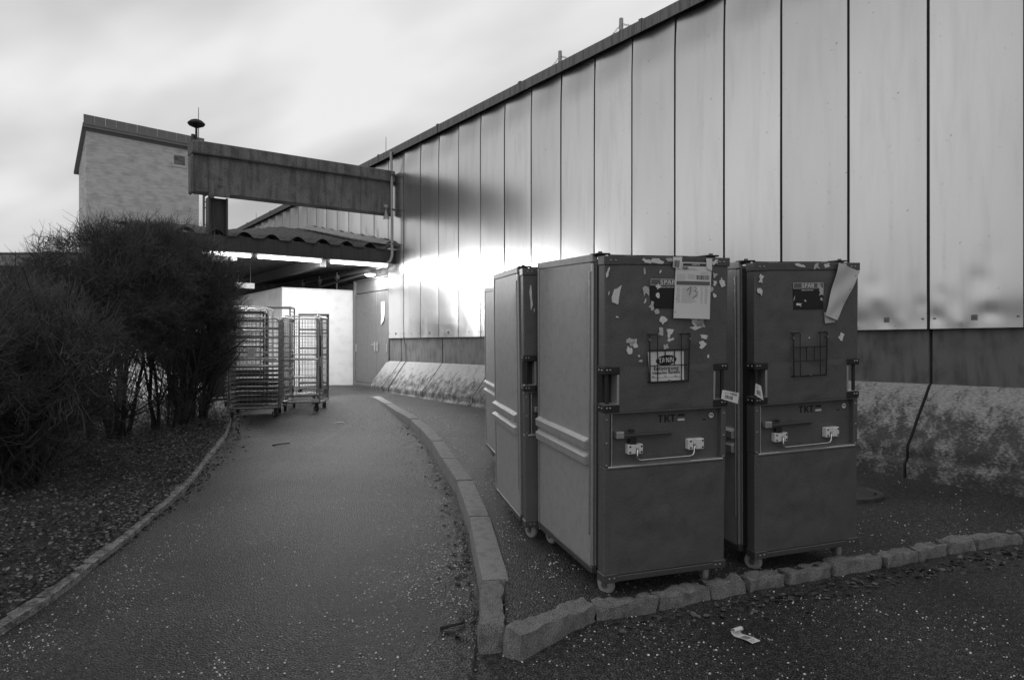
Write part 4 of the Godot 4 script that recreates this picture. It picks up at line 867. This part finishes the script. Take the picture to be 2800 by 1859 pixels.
	mb.tube([Vector3(0.498, 1.512, 0.025), Vector3(0.508, 1.513, 0.025), Vector3(0.512, 1.506, 0.025), Vector3(0.501, 1.494, 0.0255), Vector3(0.514, 1.490, 0.0255), Vector3(0.516, 1.478, 0.0262), Vector3(0.504, 1.466, 0.0268), Vector3(0.488, 1.457, 0.0272)], 0.0013, 0.0013, 4)
	obj(mb, "handwriting", M.ink, nt)
	im = Image.create(64, 64, false, Image.FORMAT_RGB8); im.fill(Color(0.93, 0.93, 0.93)); bars(im, 6, 20, 40, 40, 4)
	mb = MB.new(); bent(mb, Vector3(0.378, 1.668, 0.0135), Vector3(0.432, 1.669, 0.0135), Vector3(0.424, 1.606, 0.0175), Vector3(0.376, 1.615, 0.0175), func(s: float, t: float) -> float: return 0.002 * sin(t * 4.0)); obj(mb, "tape", paper_mat(im), nt)
	mb = MB.new(); bent(mb, Vector3(0.574, 1.664, 0.0135), Vector3(0.612, 1.663, 0.0135), Vector3(0.607, 1.60, 0.019), Vector3(0.578, 1.61, 0.019), func(s: float, t: float) -> float: return 0.0); obj(mb, "tape", M.paper, nt)
	# card in the rack
	var cd := thing("printed_card", "white printed card with a dark oval emblem held in the wire rack", "card", b1.transform)
	mb = MB.new(); mb.prism(PackedVector2Array([Vector2(0.238, 1.181), Vector2(0.447, 1.181), Vector2(0.452, 1.031), Vector2(0.252, 1.028)]), 0.010, 0.0115); obj(mb, "sheet", M.paper, cd)
	mb = MB.new(); var ov := PackedVector2Array()
	for k in 28: ov.append(Vector2(0.345 + 0.060 * cos(TAU * k / 28), 1.137 + 0.026 * sin(TAU * k / 28) + 0.004 * cos(TAU * k / 28)))
	mb.prism(ov, 0.011, 0.0125); obj(mb, "oval", M.ink, cd)
	lettering("TANN", 0.026, M.print_white, cd, xf(0.345, 1.137, 0.0135, 0.05, 0.92))
	lettering("Entsorgung", 0.0195, M.ink, cd, xf(0.345, 1.094, 0.0125))
	lettering("tierischer Abfälle!", 0.0135, M.ink, cd, xf(0.345, 1.072, 0.0125))
	mb = MB.new(); mb.box(Vector3(0.347, 1.047, 0.0122), Vector3(0.17, 0.0012, 0.001)); mb.box(Vector3(0.27, 1.053, 0.0122), Vector3(0.016, 0.003, 0.001)); mb.box(Vector3(0.34, 1.053, 0.0122), Vector3(0.012, 0.003, 0.001)); mb.box(Vector3(0.40, 1.053, 0.0122), Vector3(0.016, 0.003, 0.001)); obj(mb, "form_line", M.ink, cd)
	# folded paper on the second box
	mb = MB.new(); bent(mb, Vector3(0.560, 1.668, 0.012), Vector3(0.714, 1.618, 0.014), Vector3(0.541, 1.337, 0.02), Vector3(0.458, 1.368, 0.018), func(s: float, t: float) -> float: return 0.012 * sin(PI * s) * t + 0.012 * absf(s - 0.55) + 0.004 * sin(t * 9.0 + s * 5.0))
	im = Image.create(200, 400, false, Image.FORMAT_RGB8); im.fill(Color(0.84, 0.84, 0.84))
	for p in [[180, 40], [178, 150], [172, 250], [150, 370]]: im.fill_rect(Rect2i(p[0], p[1], 8, 8), Color(0.05, 0.05, 0.05))
	var fp := obj(mb, "folded_paper", paper_mat(im)); fp.transform = b2.transform; tag(fp, "long folded white paper hanging askew from the top corner of a roll box", "paper")
	mb = MB.new(); bent(mb, Vector3(0.465, 1.385, 0.009), Vector3(0.545, 1.385, 0.009), Vector3(0.540, 1.325, 0.009), Vector3(0.468, 1.322, 0.009), func(_s: float, t: float) -> float: return 0.004 * t); var ul := obj(mb, "paper_label", M.scrap_b); ul.transform = b2.transform; tag(ul, "small paper label peeking out under the folded paper", "label")
	# tags on the grips
	im = Image.create(160, 90, false, Image.FORMAT_RGB8); im.fill(Color(0.93, 0.93, 0.93)); bars(im, 30, 42, 75, 32, 21); lines(im, 25, 14, 50, 3, 8, 22)
	var tg := thing("barcode_tag", "white barcode tag numbered 0381 hanging from the right grip of the noted box", "tag", b1.transform)
	mb = MB.new(); bent(mb, Vector3(0.683, 0.968, 0.014), Vector3(0.775, 0.950, 0.03), Vector3(0.766, 0.893, 0.034), Vector3(0.676, 0.921, 0.016), func(s: float, t: float) -> float: return 0.004 * sin(s * 3.0)); obj(mb, "card", paper_mat(im), tg)
	mb = MB.new(); bent(mb, Vector3(0.700, 0.966, 0.008), Vector3(0.782, 0.944, 0.024), Vector3(0.772, 0.890, 0.028), Vector3(0.69, 0.915, 0.010), func(_s: float, _t: float) -> float: return 0.0); obj(mb, "rear_card", M.paper, tg)
	lettering("0381", 0.014, M.ink, tg, Transform3D(Basis(Vector3.UP, -0.17) * Basis(Vector3.BACK, PI - 0.22), Vector3(0.742, 0.945, 0.0305)), false, false)
	tg = thing("barcode_tag", "white barcode tag curling out of the left grip of the box with the folded paper", "tag", b2.transform)
	mb = MB.new(); bent(mb, Vector3(-0.006, 1.0, 0.014), Vector3(0.018, 0.985, 0.030), Vector3(0.030, 0.905, 0.034), Vector3(-0.012, 0.935, 0.014), func(s: float, _t: float) -> float: return 0.006 * sin(s * 3.0)); obj(mb, "card", paper_mat(im), tg)
	# curled receipt on the asphalt
	var rc := thing("curled_receipt", "curled white barcode receipt lying on the asphalt in front of the boxes", "receipt", Transform3D(Basis(Vector3.UP, 0.55), Vector3(1.085, path_y(3.28, 1.0) + 0.004, -3.29)))
	mb = MB.new(); mb.sheet(func(s: float, t: float) -> Vector3:
		var x := lerpf(-0.028, 0.028, s)
		if t < 0.55: return Vector3(x, 0.004 + 0.003 * sin(t * 9.0), 0.075 - t * 0.2)
		var a := (t - 0.55) / 0.45 * 4.9; var r := 0.017 - 0.0012 * a
		return Vector3(x, 0.004 + 0.017 - r * cos(a), -0.035 - r * sin(a)), 6, 30, Vector3.UP)
	im = Image.create(64, 200, false, Image.FORMAT_RGB8); im.fill(Color(0.93, 0.93, 0.93)); lines(im, 8, 10, 46, 3, 7, 31); bars(im, 8, 38, 44, 42, 33)
	obj(mb, "strip", paper_mat(im), rc)

# ---------------------------------------------------------------- wire trolleys
func grid(mb: MB, o: Vector3, ex: Vector3, ey: Vector3, nx: int, ny: int, r: float) -> void:
	for i in nx: mb.tube([o + ex * ((i + 0.5) / nx), o + ex * ((i + 0.5) / nx) + ey], r, r, 4, false)
	for j in ny: mb.tube([o + ey * ((j + 0.5) / ny), o + ey * ((j + 0.5) / ny) + ex], r * 1.3, r * 1.3, 4, false)
func hoop(mb: MB, a: Vector3, b: Vector3, h: float, r: float) -> void:   # an upside-down U with rounded shoulders
	var d := (b - a).normalized(); var c := 0.07; var u := Vector3.UP
	mb.tube([a, a + u * (h - c), a + u * (h - c * 0.3) + d * c * 0.3, a + u * h + d * c, b + u * h - d * c, b + u * (h - c * 0.3) - d * c * 0.3, b + u * (h - c), b], r, r, 8)
func cage(label: String, at: Transform3D, w: float, d: float, h: float, sides: Array, shelves: Array, front: bool) -> Node3D:
	# local: front-left corner at the origin, x to the right, -z to the back
	var t := thing("wire_trolley", label, "trolley", at, "wire trolleys by the loading dock"); var mb := MB.new(); var b := 0.17
	mb.tube([Vector3(0, b, 0), Vector3(w, b, 0), Vector3(w, b, -d), Vector3(0, b, -d), Vector3(0, b, 0)], 0.018, 0.018, 6)
	obj(mb, "base_frame", M.wire, t)
	mb = MB.new()
	for i in 9: mb.box(Vector3(w * (i + 0.5) / 9, b + 0.012, -d / 2), Vector3(0.012, 0.008, d), 0.002)
	for i in 4: mb.box(Vector3(w / 2, b + 0.004, -d * (i + 0.5) / 4), Vector3(w, 0.006, 0.03), 0.002)
	obj(mb, "deck", M.wire, t)
	var pl := {"left": [Vector3(0, b, 0), Vector3(0, b, -d)], "right": [Vector3(w, b, 0), Vector3(w, b, -d)], "back": [Vector3(0, b, -d), Vector3(w, b, -d)], "front": [Vector3(0, b, 0), Vector3(w, b, 0)]}
	for s in sides:
		var a: Vector3 = pl[s][0]; var e: Vector3 = pl[s][1]
		mb = MB.new(); hoop(mb, a, e, h - b, 0.013); var fr := obj(mb, "side_frame", M.wire, t)
		mb = MB.new(); grid(mb, a + Vector3(0, 0.03, 0), e - a, Vector3(0, h - b - 0.05, 0), 12, 12 if s != "front" else 16, 0.0036); obj(mb, "wire_grid", M.wire, fr)
	for y in shelves:
		mb = MB.new(); mb.tube([Vector3(0.01, y, 0.0), Vector3(w - 0.01, y, 0.0)], 0.011, 0.011, 6)
		for i in 8: mb.tube([Vector3(w * (i + 0.5) / 8, y, 0), Vector3(w * (i + 0.5) / 8, y, -d)], 0.004, 0.004, 4, false)
		mb.tube([Vector3(0.01, y, -d), Vector3(w - 0.01, y, -d)], 0.011, 0.011, 6); obj(mb, "shelf", M.wire, t)
	for q in [[0.05, -0.05, 0.4], [w - 0.05, -0.05, 1.2], [0.05, -d + 0.05, 0.2], [w - 0.05, -d + 0.05, 0.7]]: caster2(t, Vector3(q[0], b - 0.015, q[1]), q[2])
	return t
func caster2(t: Node3D, at: Vector3, turn: float) -> void:
	var b := Basis(Vector3.UP, turn); var mb := MB.new(); var r := 0.055; var hgt := at.y
	mb.box(at + Vector3(0, -0.005, 0), Vector3(0.07, 0.01, 0.07), 0.002, b)
	for s in [-1.0, 1.0]: mb.box(at + b * Vector3(s * 0.022, -(hgt - r) / 2 - 0.01, -0.01), Vector3(0.005, hgt - r + 0.03, 0.035), 0.001, b)
	var fk := obj(mb, "caster", M.wire_dark, t)
	mb = MB.new(); mb.disc(Vector3(at.x, r, at.z) + b * Vector3(0, 0, -0.02), b * Vector3.RIGHT, r, 0.015, 18, 0.007); obj(mb, "wheel", M.rubber, fk)
	mb = MB.new(); mb.disc(Vector3(at.x, r, at.z) + b * Vector3(0, 0, -0.02), b * Vector3.RIGHT, r * 0.55, 0.0165, 12); obj(mb, "hub", M.downpipe, fk)
func rack(label: String, at: Transform3D, w: float, d: float, h: float, rungs: int, shelves: Array) -> void:   # tray rack with ladder sides
	var t := thing("tray_rack", label, "rack", at, "tall tray racks by the loading dock"); var mb: MB
	for x in [0.0, w]:
		for z in [0.0, -d]:
			mb = MB.new(); mb.span(Vector3(x - 0.014, 0.14, z - 0.014), Vector3(x + 0.014, h, z + 0.014), 0.003); obj(mb, "upright", M.wire_dark, t)
		for i in rungs:
			var y := lerpf(0.24, h - 0.08, float(i) / (rungs - 1))
			mb = MB.new(); mb.box(Vector3(x, y, -d / 2), Vector3(0.03, 0.012, d - 0.03), 0.002); obj(mb, "runner", M.wire_dark, t)
	mb = MB.new(); mb.span(Vector3(-0.014, h, -d - 0.014), Vector3(w + 0.014, h + 0.025, 0.014), 0.004); obj(mb, "top_frame", M.wire_dark, t)
	mb = MB.new(); mb.span(Vector3(-0.014, 0.14, -d), Vector3(w + 0.014, 0.165, 0.0), 0.004); obj(mb, "bottom_frame", M.wire_dark, t)
	for y in shelves:
		mb = MB.new(); mb.span(Vector3(0.01, y, -d + 0.02), Vector3(w - 0.01, y + 0.025, -0.005), 0.004); obj(mb, "tray", M.shelf, t)
	for q in [[0.03, -0.03, 0.3], [w - 0.03, -0.03, 1.0], [0.03, -d + 0.03, 0.6], [w - 0.03, -d + 0.03, 0.1]]: caster2(t, Vector3(q[0], 0.14, q[1]), q[2])
func stand(x: float, zd: float, turn: float) -> Transform3D: return Transform3D(Basis(Vector3.UP, turn), Vector3(x, path_y(zd + 0.3) + 0.003, -zd))
func trolleys() -> void:
	var fr := 0.28
	var a := cage("full-height wire trolley with a mesh front, packed with folded shelves beside the hedge", stand(-4.70, 11.62, fr - 0.05), 0.80, 0.72, 1.67, ["front", "left", "right"], [0.62, 0.86, 1.10, 1.34, 1.5], true)
	for k in 9:
		var mb := MB.new(); mb.span(Vector3(0.03, 0.24 + 0.075 * k, -0.68), Vector3(0.77, 0.262 + 0.075 * k, -0.06), 0.006); obj(mb, "folded_shelf", M.wire_dark, a)
	var mb2 := MB.new(); mb2.tube([Vector3(0.03, 0.98, -0.05), Vector3(0.75, 0.98, -0.05)], 0.022, 0.022, 8); obj(mb2, "padded_bar", M.downpipe, a)
	mb2 = MB.new(); mb2.sheet(func(s: float, t: float) -> Vector3: return Vector3(0.30 + 0.11 * s + 0.02 * t, 1.0 + 0.17 * t, 0.012 + 0.02 * s * t), 4, 5, Vector3.BACK)
	var pp := obj(mb2, "paper_slip", M.paper); pp.transform = a.transform; tag(pp, "crumpled pale paper slip stuck in the mesh front of a wire trolley", "paper")
	var b := cage("open-fronted wire trolley with an empty slatted deck and hanging straps", stand(-4.06, 12.36, 0.06), 0.66, 0.74, 1.67, ["left", "right", "back"], [0.92], false)
	for q in [[1.35, 0.98], [0.80, 0.42]]:
		mb2 = MB.new(); mb2.tube([Vector3(0.675, q[0], 0.012), Vector3(0.68, lerpf(q[0], q[1], 0.5), 0.02), Vector3(0.675, q[1], 0.014)], 0.011, 0.014, 6); obj(mb2, "strap", M.black, b)
	rack("tall dark tray rack with ladder sides against the white block", stand(-4.52, 14.9, 0.30), 0.60, 0.62, 1.72, 22, [0.25, 0.86, 1.0, 1.32, 1.40])
	rack("tall dark tray rack between the trolleys and the white block", stand(-5.42, 15.1, 0.15), 0.62, 0.60, 1.88, 22, [0.3, 0.5, 0.6, 0.7, 0.8, 0.9, 1.0, 1.1, 1.25])
	rack("dark tray rack standing behind the mesh-fronted trolley", stand(-5.32, 12.95, 0.25), 0.70, 0.60, 1.75, 20, [0.3, 0.45, 0.6, 0.75, 0.9, 1.0, 1.1, 1.2, 1.3, 1.45, 1.6])
	cage("empty wire trolley nested directly behind the open-fronted one", stand(-4.35, 13.35, 0.1), 0.62, 0.6, 1.7, ["left", "back", "right"], [0.5, 0.95, 1.3], false)
	cage("wire trolley with a tall pale tubular handle nested at the rear", stand(-5.55, 13.7, 0.2), 0.75, 0.7, 1.86, ["left", "back", "front"], [0.7, 1.1, 1.4], false)

# ---------------------------------------------------------------- hedge
func sprig(sd: int) -> ArrayMesh:
	var r := RandomNumberGenerator.new(); r.seed = sd; var mb := MB.new()
	for i in 13:
		var a := r.randf() * TAU; var sp := r.randf_range(0.1, 1.1)
		var d := Vector3(cos(a) * sp, 1.0, sin(a) * sp).normalized(); var l := r.randf_range(0.16, 0.42)
		var s := Vector3(r.randf_range(-0.1, 0.1), r.randf_range(-0.12, 0.1), r.randf_range(-0.1, 0.1))
		var bend := Vector3(r.randf_range(-1, 1), r.randf_range(-0.6, 0.6), r.randf_range(-1, 1)) * 0.10
		var m := s + d * l * 0.5 + bend; var e := s + d * l + bend * 0.4
		mb.tube([s, m, e], r.randf_range(0.003, 0.005), 0.0015, 3, false)
		if i % 2 == 0: mb.tube([m, m + (d + Vector3(r.randf_range(-1, 1), 0.2, r.randf_range(-1, 1)) * 0.8).normalized() * l * 0.5], 0.002, 0.001, 3, false)
	return mb.mesh()
func hedge() -> void:
	var sprigs := [sprig(1), sprig(2), sprig(3)]
	var vn := FastNoiseLite.new(); vn.seed = 33; vn.frequency = 1.6; vn.fractal_octaves = 2
	# centre x, zd, radius x, radius z, crown bottom, crown top, sprigs, stems, label
	var sh := [
		[-4.6, 6.3, 1.0, 0.95, 0.35, 1.72, 1400, 12, "low bare shrub with a dense tangle of twigs at the near end of the hedge"],
		[-5.75, 7.6, 1.05, 1.05, 0.4, 2.02, 1150, 10, "bare twiggy shrub behind the low one, open at the base"],
		[-5.32, 9.35, 0.95, 0.95, 0.9, 2.76, 1500, 10, "tall clipped bare shrub forming the crown of the hedge"],
		[-5.05, 10.3, 0.88, 0.85, 1.45, 2.88, 1150, 9, "tall bare shrub arching over the gap in the hedge"],
		[-5.08, 11.2, 0.70, 0.72, 0.55, 2.72, 1350, 10, "bare stout-trunked shrub at the far end of the hedge beside trolleys"]]
	for k in sh.size():
		var q: Array = sh[k]; var c := Vector3(q[0], slope(q[1]), -q[1])
		var t := thing("hedge_shrub", q[8], "shrub", Transform3D(Basis.IDENTITY, c), "bare shrubs of the hedge")
		var r := RandomNumberGenerator.new(); r.seed = 900 + k
		for i in q[7]:   # stems fanning up into the crown
			var mb := MB.new(); var a := r.randf() * TAU; var b0 := Vector3(cos(a) * 0.22, -0.1, sin(a) * 0.22) * Vector3(q[2], 1, q[3])
			var tip := Vector3(cos(a) * q[2] * r.randf_range(0.2, 0.75), lerpf(q[4], q[5], r.randf_range(0.5, 0.9)), sin(a) * q[3] * r.randf_range(0.2, 0.75))
			var pts := []
			for j in 7:
				var s := j / 6.0; pts.append(b0.lerp(tip, s) + Vector3(r.randf_range(-1, 1), 0, r.randf_range(-1, 1)) * 0.05 + Vector3(b0.x, 0, b0.z) * sin(PI * s) * 0.5)
			var th := r.randf_range(0.016, 0.034) * (1.7 if k == 4 and i < 2 else 1.0)
			mb.tube(pts, th, 0.008, 6)
			for j in 16:
				var s := r.randf_range(0.2, 0.98); var p: Vector3 = pts[int(s * 6)]
				var d := Vector3(r.randf_range(-1, 1), r.randf_range(0.1, 1.0), r.randf_range(-1, 1)).normalized(); var l := r.randf_range(0.35, 0.8)
				mb.tube([p, p + d * l * 0.5 + Vector3(0, 0.05, 0), p + d * l + Vector3(0, 0.15, 0)], r.randf_range(0.006, 0.013), 0.003, 4, false)
			obj(mb, "stem", M.bark, t)
		for m in 3:
			var mm := MultiMesh.new(); mm.transform_format = MultiMesh.TRANSFORM_3D; mm.use_colors = true; mm.mesh = sprigs[m]
			var xs := []; var cs := []; var want: int = q[6] / 3; var tries := 0
			while xs.size() < want and tries < want * 8:
				tries += 1
				var d := Vector3(r.randf_range(-1, 1), r.randf_range(-1, 1), r.randf_range(-1, 1))
				var rad := pow(pow(absf(d.x), 2.3) + pow(absf(d.y), 2.3) + pow(absf(d.z), 2.3), 1.0 / 2.3)
				if rad > 1.0 or (rad < 0.45 and r.randf() < 0.6): continue
				if vn.get_noise_3d(d.x * q[2] + q[0], d.y, d.z * q[3]) < -0.12 + 0.12 * d.y: continue   # thin places
				var p := Vector3(d.x * q[2], (q[4] + q[5]) / 2 + d.y * (q[5] - q[4]) / 2, d.z * q[3])
				var out := d * 0.45 + Vector3(0, 0.35, 0) + Vector3(r.randfn(), r.randfn(), r.randfn()) * 0.7
				if d.y > 0.75: out.y += 1.2
				out = out.normalized(); var sx := out.cross(Vector3(r.randfn(), r.randfn(), r.randfn())).normalized()
				var sc := r.randf_range(0.5, 0.9)
				xs.append(Transform3D(Basis(sx, out, sx.cross(out)) * sc, p)); var g := r.randf_range(0.45, 1.5); cs.append(Color(g, g, g))
			for i in (40 if k == 0 else 12):   # low straggling shoots
				var a := r.randf() * TAU; xs.append(Transform3D(Basis(Vector3.RIGHT, r.randf_range(-0.6, 0.6)) * Basis(Vector3.UP, a) * 1.1, Vector3(cos(a) * q[2] * 0.5 * r.randf(), r.randf_range(0.0, 0.7), sin(a) * q[3] * 0.5 * r.randf()))); cs.append(Color(0.9, 0.9, 0.9))
			mm.instance_count = xs.size()
			for i in xs.size(): mm.set_instance_transform(i, xs[i]); mm.set_instance_color(i, cs[i])
			var o := MultiMeshInstance3D.new(); o.multimesh = mm; o.material_override = M.twig; o.name = "twigs"; o.set_meta("kind", "stuff"); t.add_child(o, true)

# ---------------------------------------------------------------- loose matter
func scatter(called: String, label: String, category: String, me: Mesh, m: Material, xs: Array, cs: Array) -> void:
	var mm := MultiMesh.new(); mm.transform_format = MultiMesh.TRANSFORM_3D; mm.use_colors = true; mm.mesh = me; mm.instance_count = xs.size()
	for i in xs.size(): mm.set_instance_transform(i, xs[i]); mm.set_instance_color(i, cs[i])
	var o := MultiMeshInstance3D.new(); o.multimesh = mm; o.material_override = m; o.name = called; o.set_meta("kind", "stuff"); tag(o, label, category); add_child(o)
func spin(r: RandomNumberGenerator, tilt: float) -> Basis: return Basis(Vector3.UP, r.randf() * TAU) * Basis(Vector3.RIGHT, r.randfn() * tilt)
func surface_y(x: float, zd: float) -> float:   # top of path or pavement
	if zd > 3.25 and x > along(KERB, zd) + 0.1:
		for i in GRAN.size() - 1:
			if zd <= GRAN[i + 1][1] and zd > GRAN[i][1]:
				if x > lerpf(GRAN[i][0], GRAN[i + 1][0], (zd - GRAN[i][1]) / (GRAN[i + 1][1] - GRAN[i][1])): return path_y(zd, x)
		return slope(zd)
	return path_y(zd, x)
func litter() -> void:
	var r := RandomNumberGenerator.new(); r.seed = 4242
	var mb := MB.new()   # a chip of stone
	mb.lathe(Transform3D.IDENTITY, [[0.0, 0.7], [0.8, 0.25], [1.0, -0.1], [0.0, -0.6]], 5)
	var chip := mb.mesh(); var xs := []; var cs := []
	var gn := FastNoiseLite.new(); gn.seed = 9; gn.frequency = 1.1; gn.fractal_octaves = 3
	while xs.size() < 11000:
		var zd := 2.2 + 10.5 * pow(r.randf(), 1.9); var x := r.randf_range(-2.6, 3.9)
		if x < along(EDGE, zd) or x > 0.95 * zd: continue
		var e := x - along(KERB, zd); var near := 0.05
		if zd > 3.7:
			if e > -0.75 and e < -0.02: near = 1.0 - 0.9 * smoothstep(0.1, 0.75, -e)
			if e >= -0.02 and e < 0.16: continue
			if e > 0.16 and e < 0.6: near = 0.4
		if zd < 3.8: near = 0.2
		if x - along(EDGE, zd) < 0.5: near = maxf(near, 0.4)
		if zd < 5.4 and x > 0.3 and surface_y(x, zd) > path_y(zd, x) + 0.03: near = 0.12
		if r.randf() > near * (0.6 + 1.1 * gn.get_noise_2d(x, zd)): continue
		var s := 0.0020 + 0.0046 * pow(r.randf(), 2.5); var g := 0.4 + 0.45 * r.randf()
		xs.append(Transform3D(spin(r, 0.6) * s, Vector3(x, surface_y(x, zd) + s * 0.4, -zd))); cs.append(Color(g, g, g))
	scatter("grit", "pale road grit scattered over the asphalt along the kerbs", "grit", chip, M.stone, xs, cs)
	# dead leaves on the verge and in the gutters
	mb = MB.new()
	mb.sheet(func(s: float, t: float) -> Vector3:
		var w := sin(PI * clampf(t, 0.02, 0.98)) * 0.5; var x := (s - 0.5) * 2.0 * w
		return Vector3(x, 0.35 * x * x + 0.18 * (t - 0.5) * (t - 0.5) + 0.08, t - 0.5), 4, 5, Vector3.UP)
	var leaf := mb.mesh(); xs = []; cs = []
	while xs.size() < 34000:
		var zd := r.randf_range(2.2, 12.5); var x := along(EDGE, zd) - 0.02 - 4.5 * pow(r.randf(), 1.5)
		if r.randf() > 0.75 + 0.5 * gn.get_noise_2d(x * 2.0, zd * 2.0): continue
		var s := r.randf_range(0.010, 0.030); var g := 0.04 + 0.19 * pow(r.randf(), 2.0)
		xs.append(Transform3D(spin(r, 0.45) * s, Vector3(x, slope(zd) - 0.045 + 0.05 * smoothstep(0.0, 0.5, along(EDGE, zd) - x) + r.randf() * 0.02, -zd))); cs.append(Color(g, g, g))
	for i in 1100:   # along granite edge, kerb foot and path edge
		var w := r.randf(); var zd := 0.0; var x := 0.0
		if w < 0.35:
			var q := r.randi_range(1, 11); var f := r.randf(); x = lerpf(GRAN[q][0], GRAN[q + 1][0], f) + 0.06 + absf(r.randfn()) * 0.06; zd = lerpf(GRAN[q][1], GRAN[q + 1][1], f) - 0.08 - absf(r.randfn()) * 0.10
		elif w < 0.55: zd = r.randf_range(3.3, 11.0); x = along(KERB, zd) - 0.03 - absf(r.randfn()) * 0.07
		else: zd = r.randf_range(4.5, 12.0); x = along(EDGE, zd) + absf(r.randfn()) * 0.16 * smoothstep(4.0, 10.0, zd)
		var s := r.randf_range(0.012, 0.04); var g := 0.03 + 0.12 * pow(r.randf(), 2.0)
		xs.append(Transform3D(spin(r, 0.4) * s, Vector3(x, surface_y(x, zd) + 0.003, -zd))); cs.append(Color(g, g, g))
	scatter("dead_leaves", "brown dead leaves carpeting the verge and caught along the kerbs", "leaves", leaf, M.leaf, xs, cs)
	# grass blades on the verge and moss tufts at the corner of the kerb
	mb = MB.new()
	for i in 7:
		var a := TAU * i / 7.0 + 0.3 * sin(i * 4.0); var d := Vector3(cos(a), 0, sin(a)); var l := 0.6 + 0.4 * sin(i * 7.3)
		mb.tube([Vector3.ZERO, d * 0.25 * l + Vector3(0, 0.55 * l, 0), d * 0.7 * l + Vector3(0, 0.8 * l, 0)], 0.035, 0.008, 3, false)
	var tuft := mb.mesh(); xs = []; cs = []
	while xs.size() < 9000:
		var zd := r.randf_range(2.5, 12.0); var x := along(EDGE, zd) - 0.03 - 4.5 * r.randf()
		var s := r.randf_range(0.025, 0.06); var g := r.randf_range(0.03, 0.1)
		if gn.get_noise_2d(x * 1.5 + 40.0, zd * 1.5) < 0.0: continue
		xs.append(Transform3D(spin(r, 0.2) * s, Vector3(x, slope(zd) - 0.05 + 0.05 * smoothstep(0.0, 0.5, along(EDGE, zd) - x), -zd))); cs.append(Color(g, g, g))
	for i in 350:
		var x := -0.05 + r.randfn() * 0.12; var zd := 3.02 + r.randfn() * 0.12
		if i > 200: zd = r.randf_range(3.3, 5.5); x = along(KERB, zd) - 0.02 - absf(r.randfn()) * 0.03
		if i > 300: zd = 3.05 + r.randf() * 0.4; x = -0.17
		var s := r.randf_range(0.012, 0.035); var g := r.randf_range(0.03, 0.09); xs.append(Transform3D(spin(r, 0.2) * s, Vector3(x, path_y(zd), -zd))); cs.append(Color(g, g, g))
	scatter("grass", "sparse winter grass on the verge and tufts in the kerb joints", "grass", tuft, M.leaf, xs, cs)
	# a few single things on the path
	mb = MB.new(); mb.sheet(func(s: float, t: float) -> Vector3: return Vector3((s - 0.5) * 0.16, 0.004 + 0.006 * sin(s * 3.0), (t - 0.5) * 0.05), 6, 2, Vector3.UP)
	var o := obj(mb, "paper_scrap", M.paper); o.position = Vector3(-2.78, path_y(11.3) + 0.002, -11.3); o.rotation.y = 0.2; tag(o, "small white paper scrap lying in the middle of the path", "paper")
	for q in [[-3.04, 9.25, 0.9, 0.26, "thin dark twig lying across the path before the trolleys"], [-0.30, 3.55, 0.5, 0.14, "short broken twig beside the near end of the concrete kerb"]]:
		mb = MB.new(); mb.tube([Vector3(-q[3] / 2, 0.008, 0), Vector3(0, 0.016, 0.012), Vector3(q[3] / 2, 0.008, -0.01)], 0.009, 0.005, 6)
		o = obj(mb, "fallen_twig", M.bark); o.position = Vector3(q[0], path_y(q[1]), -q[1]); o.rotation.y = q[2]; tag(o, q[4], "twig")
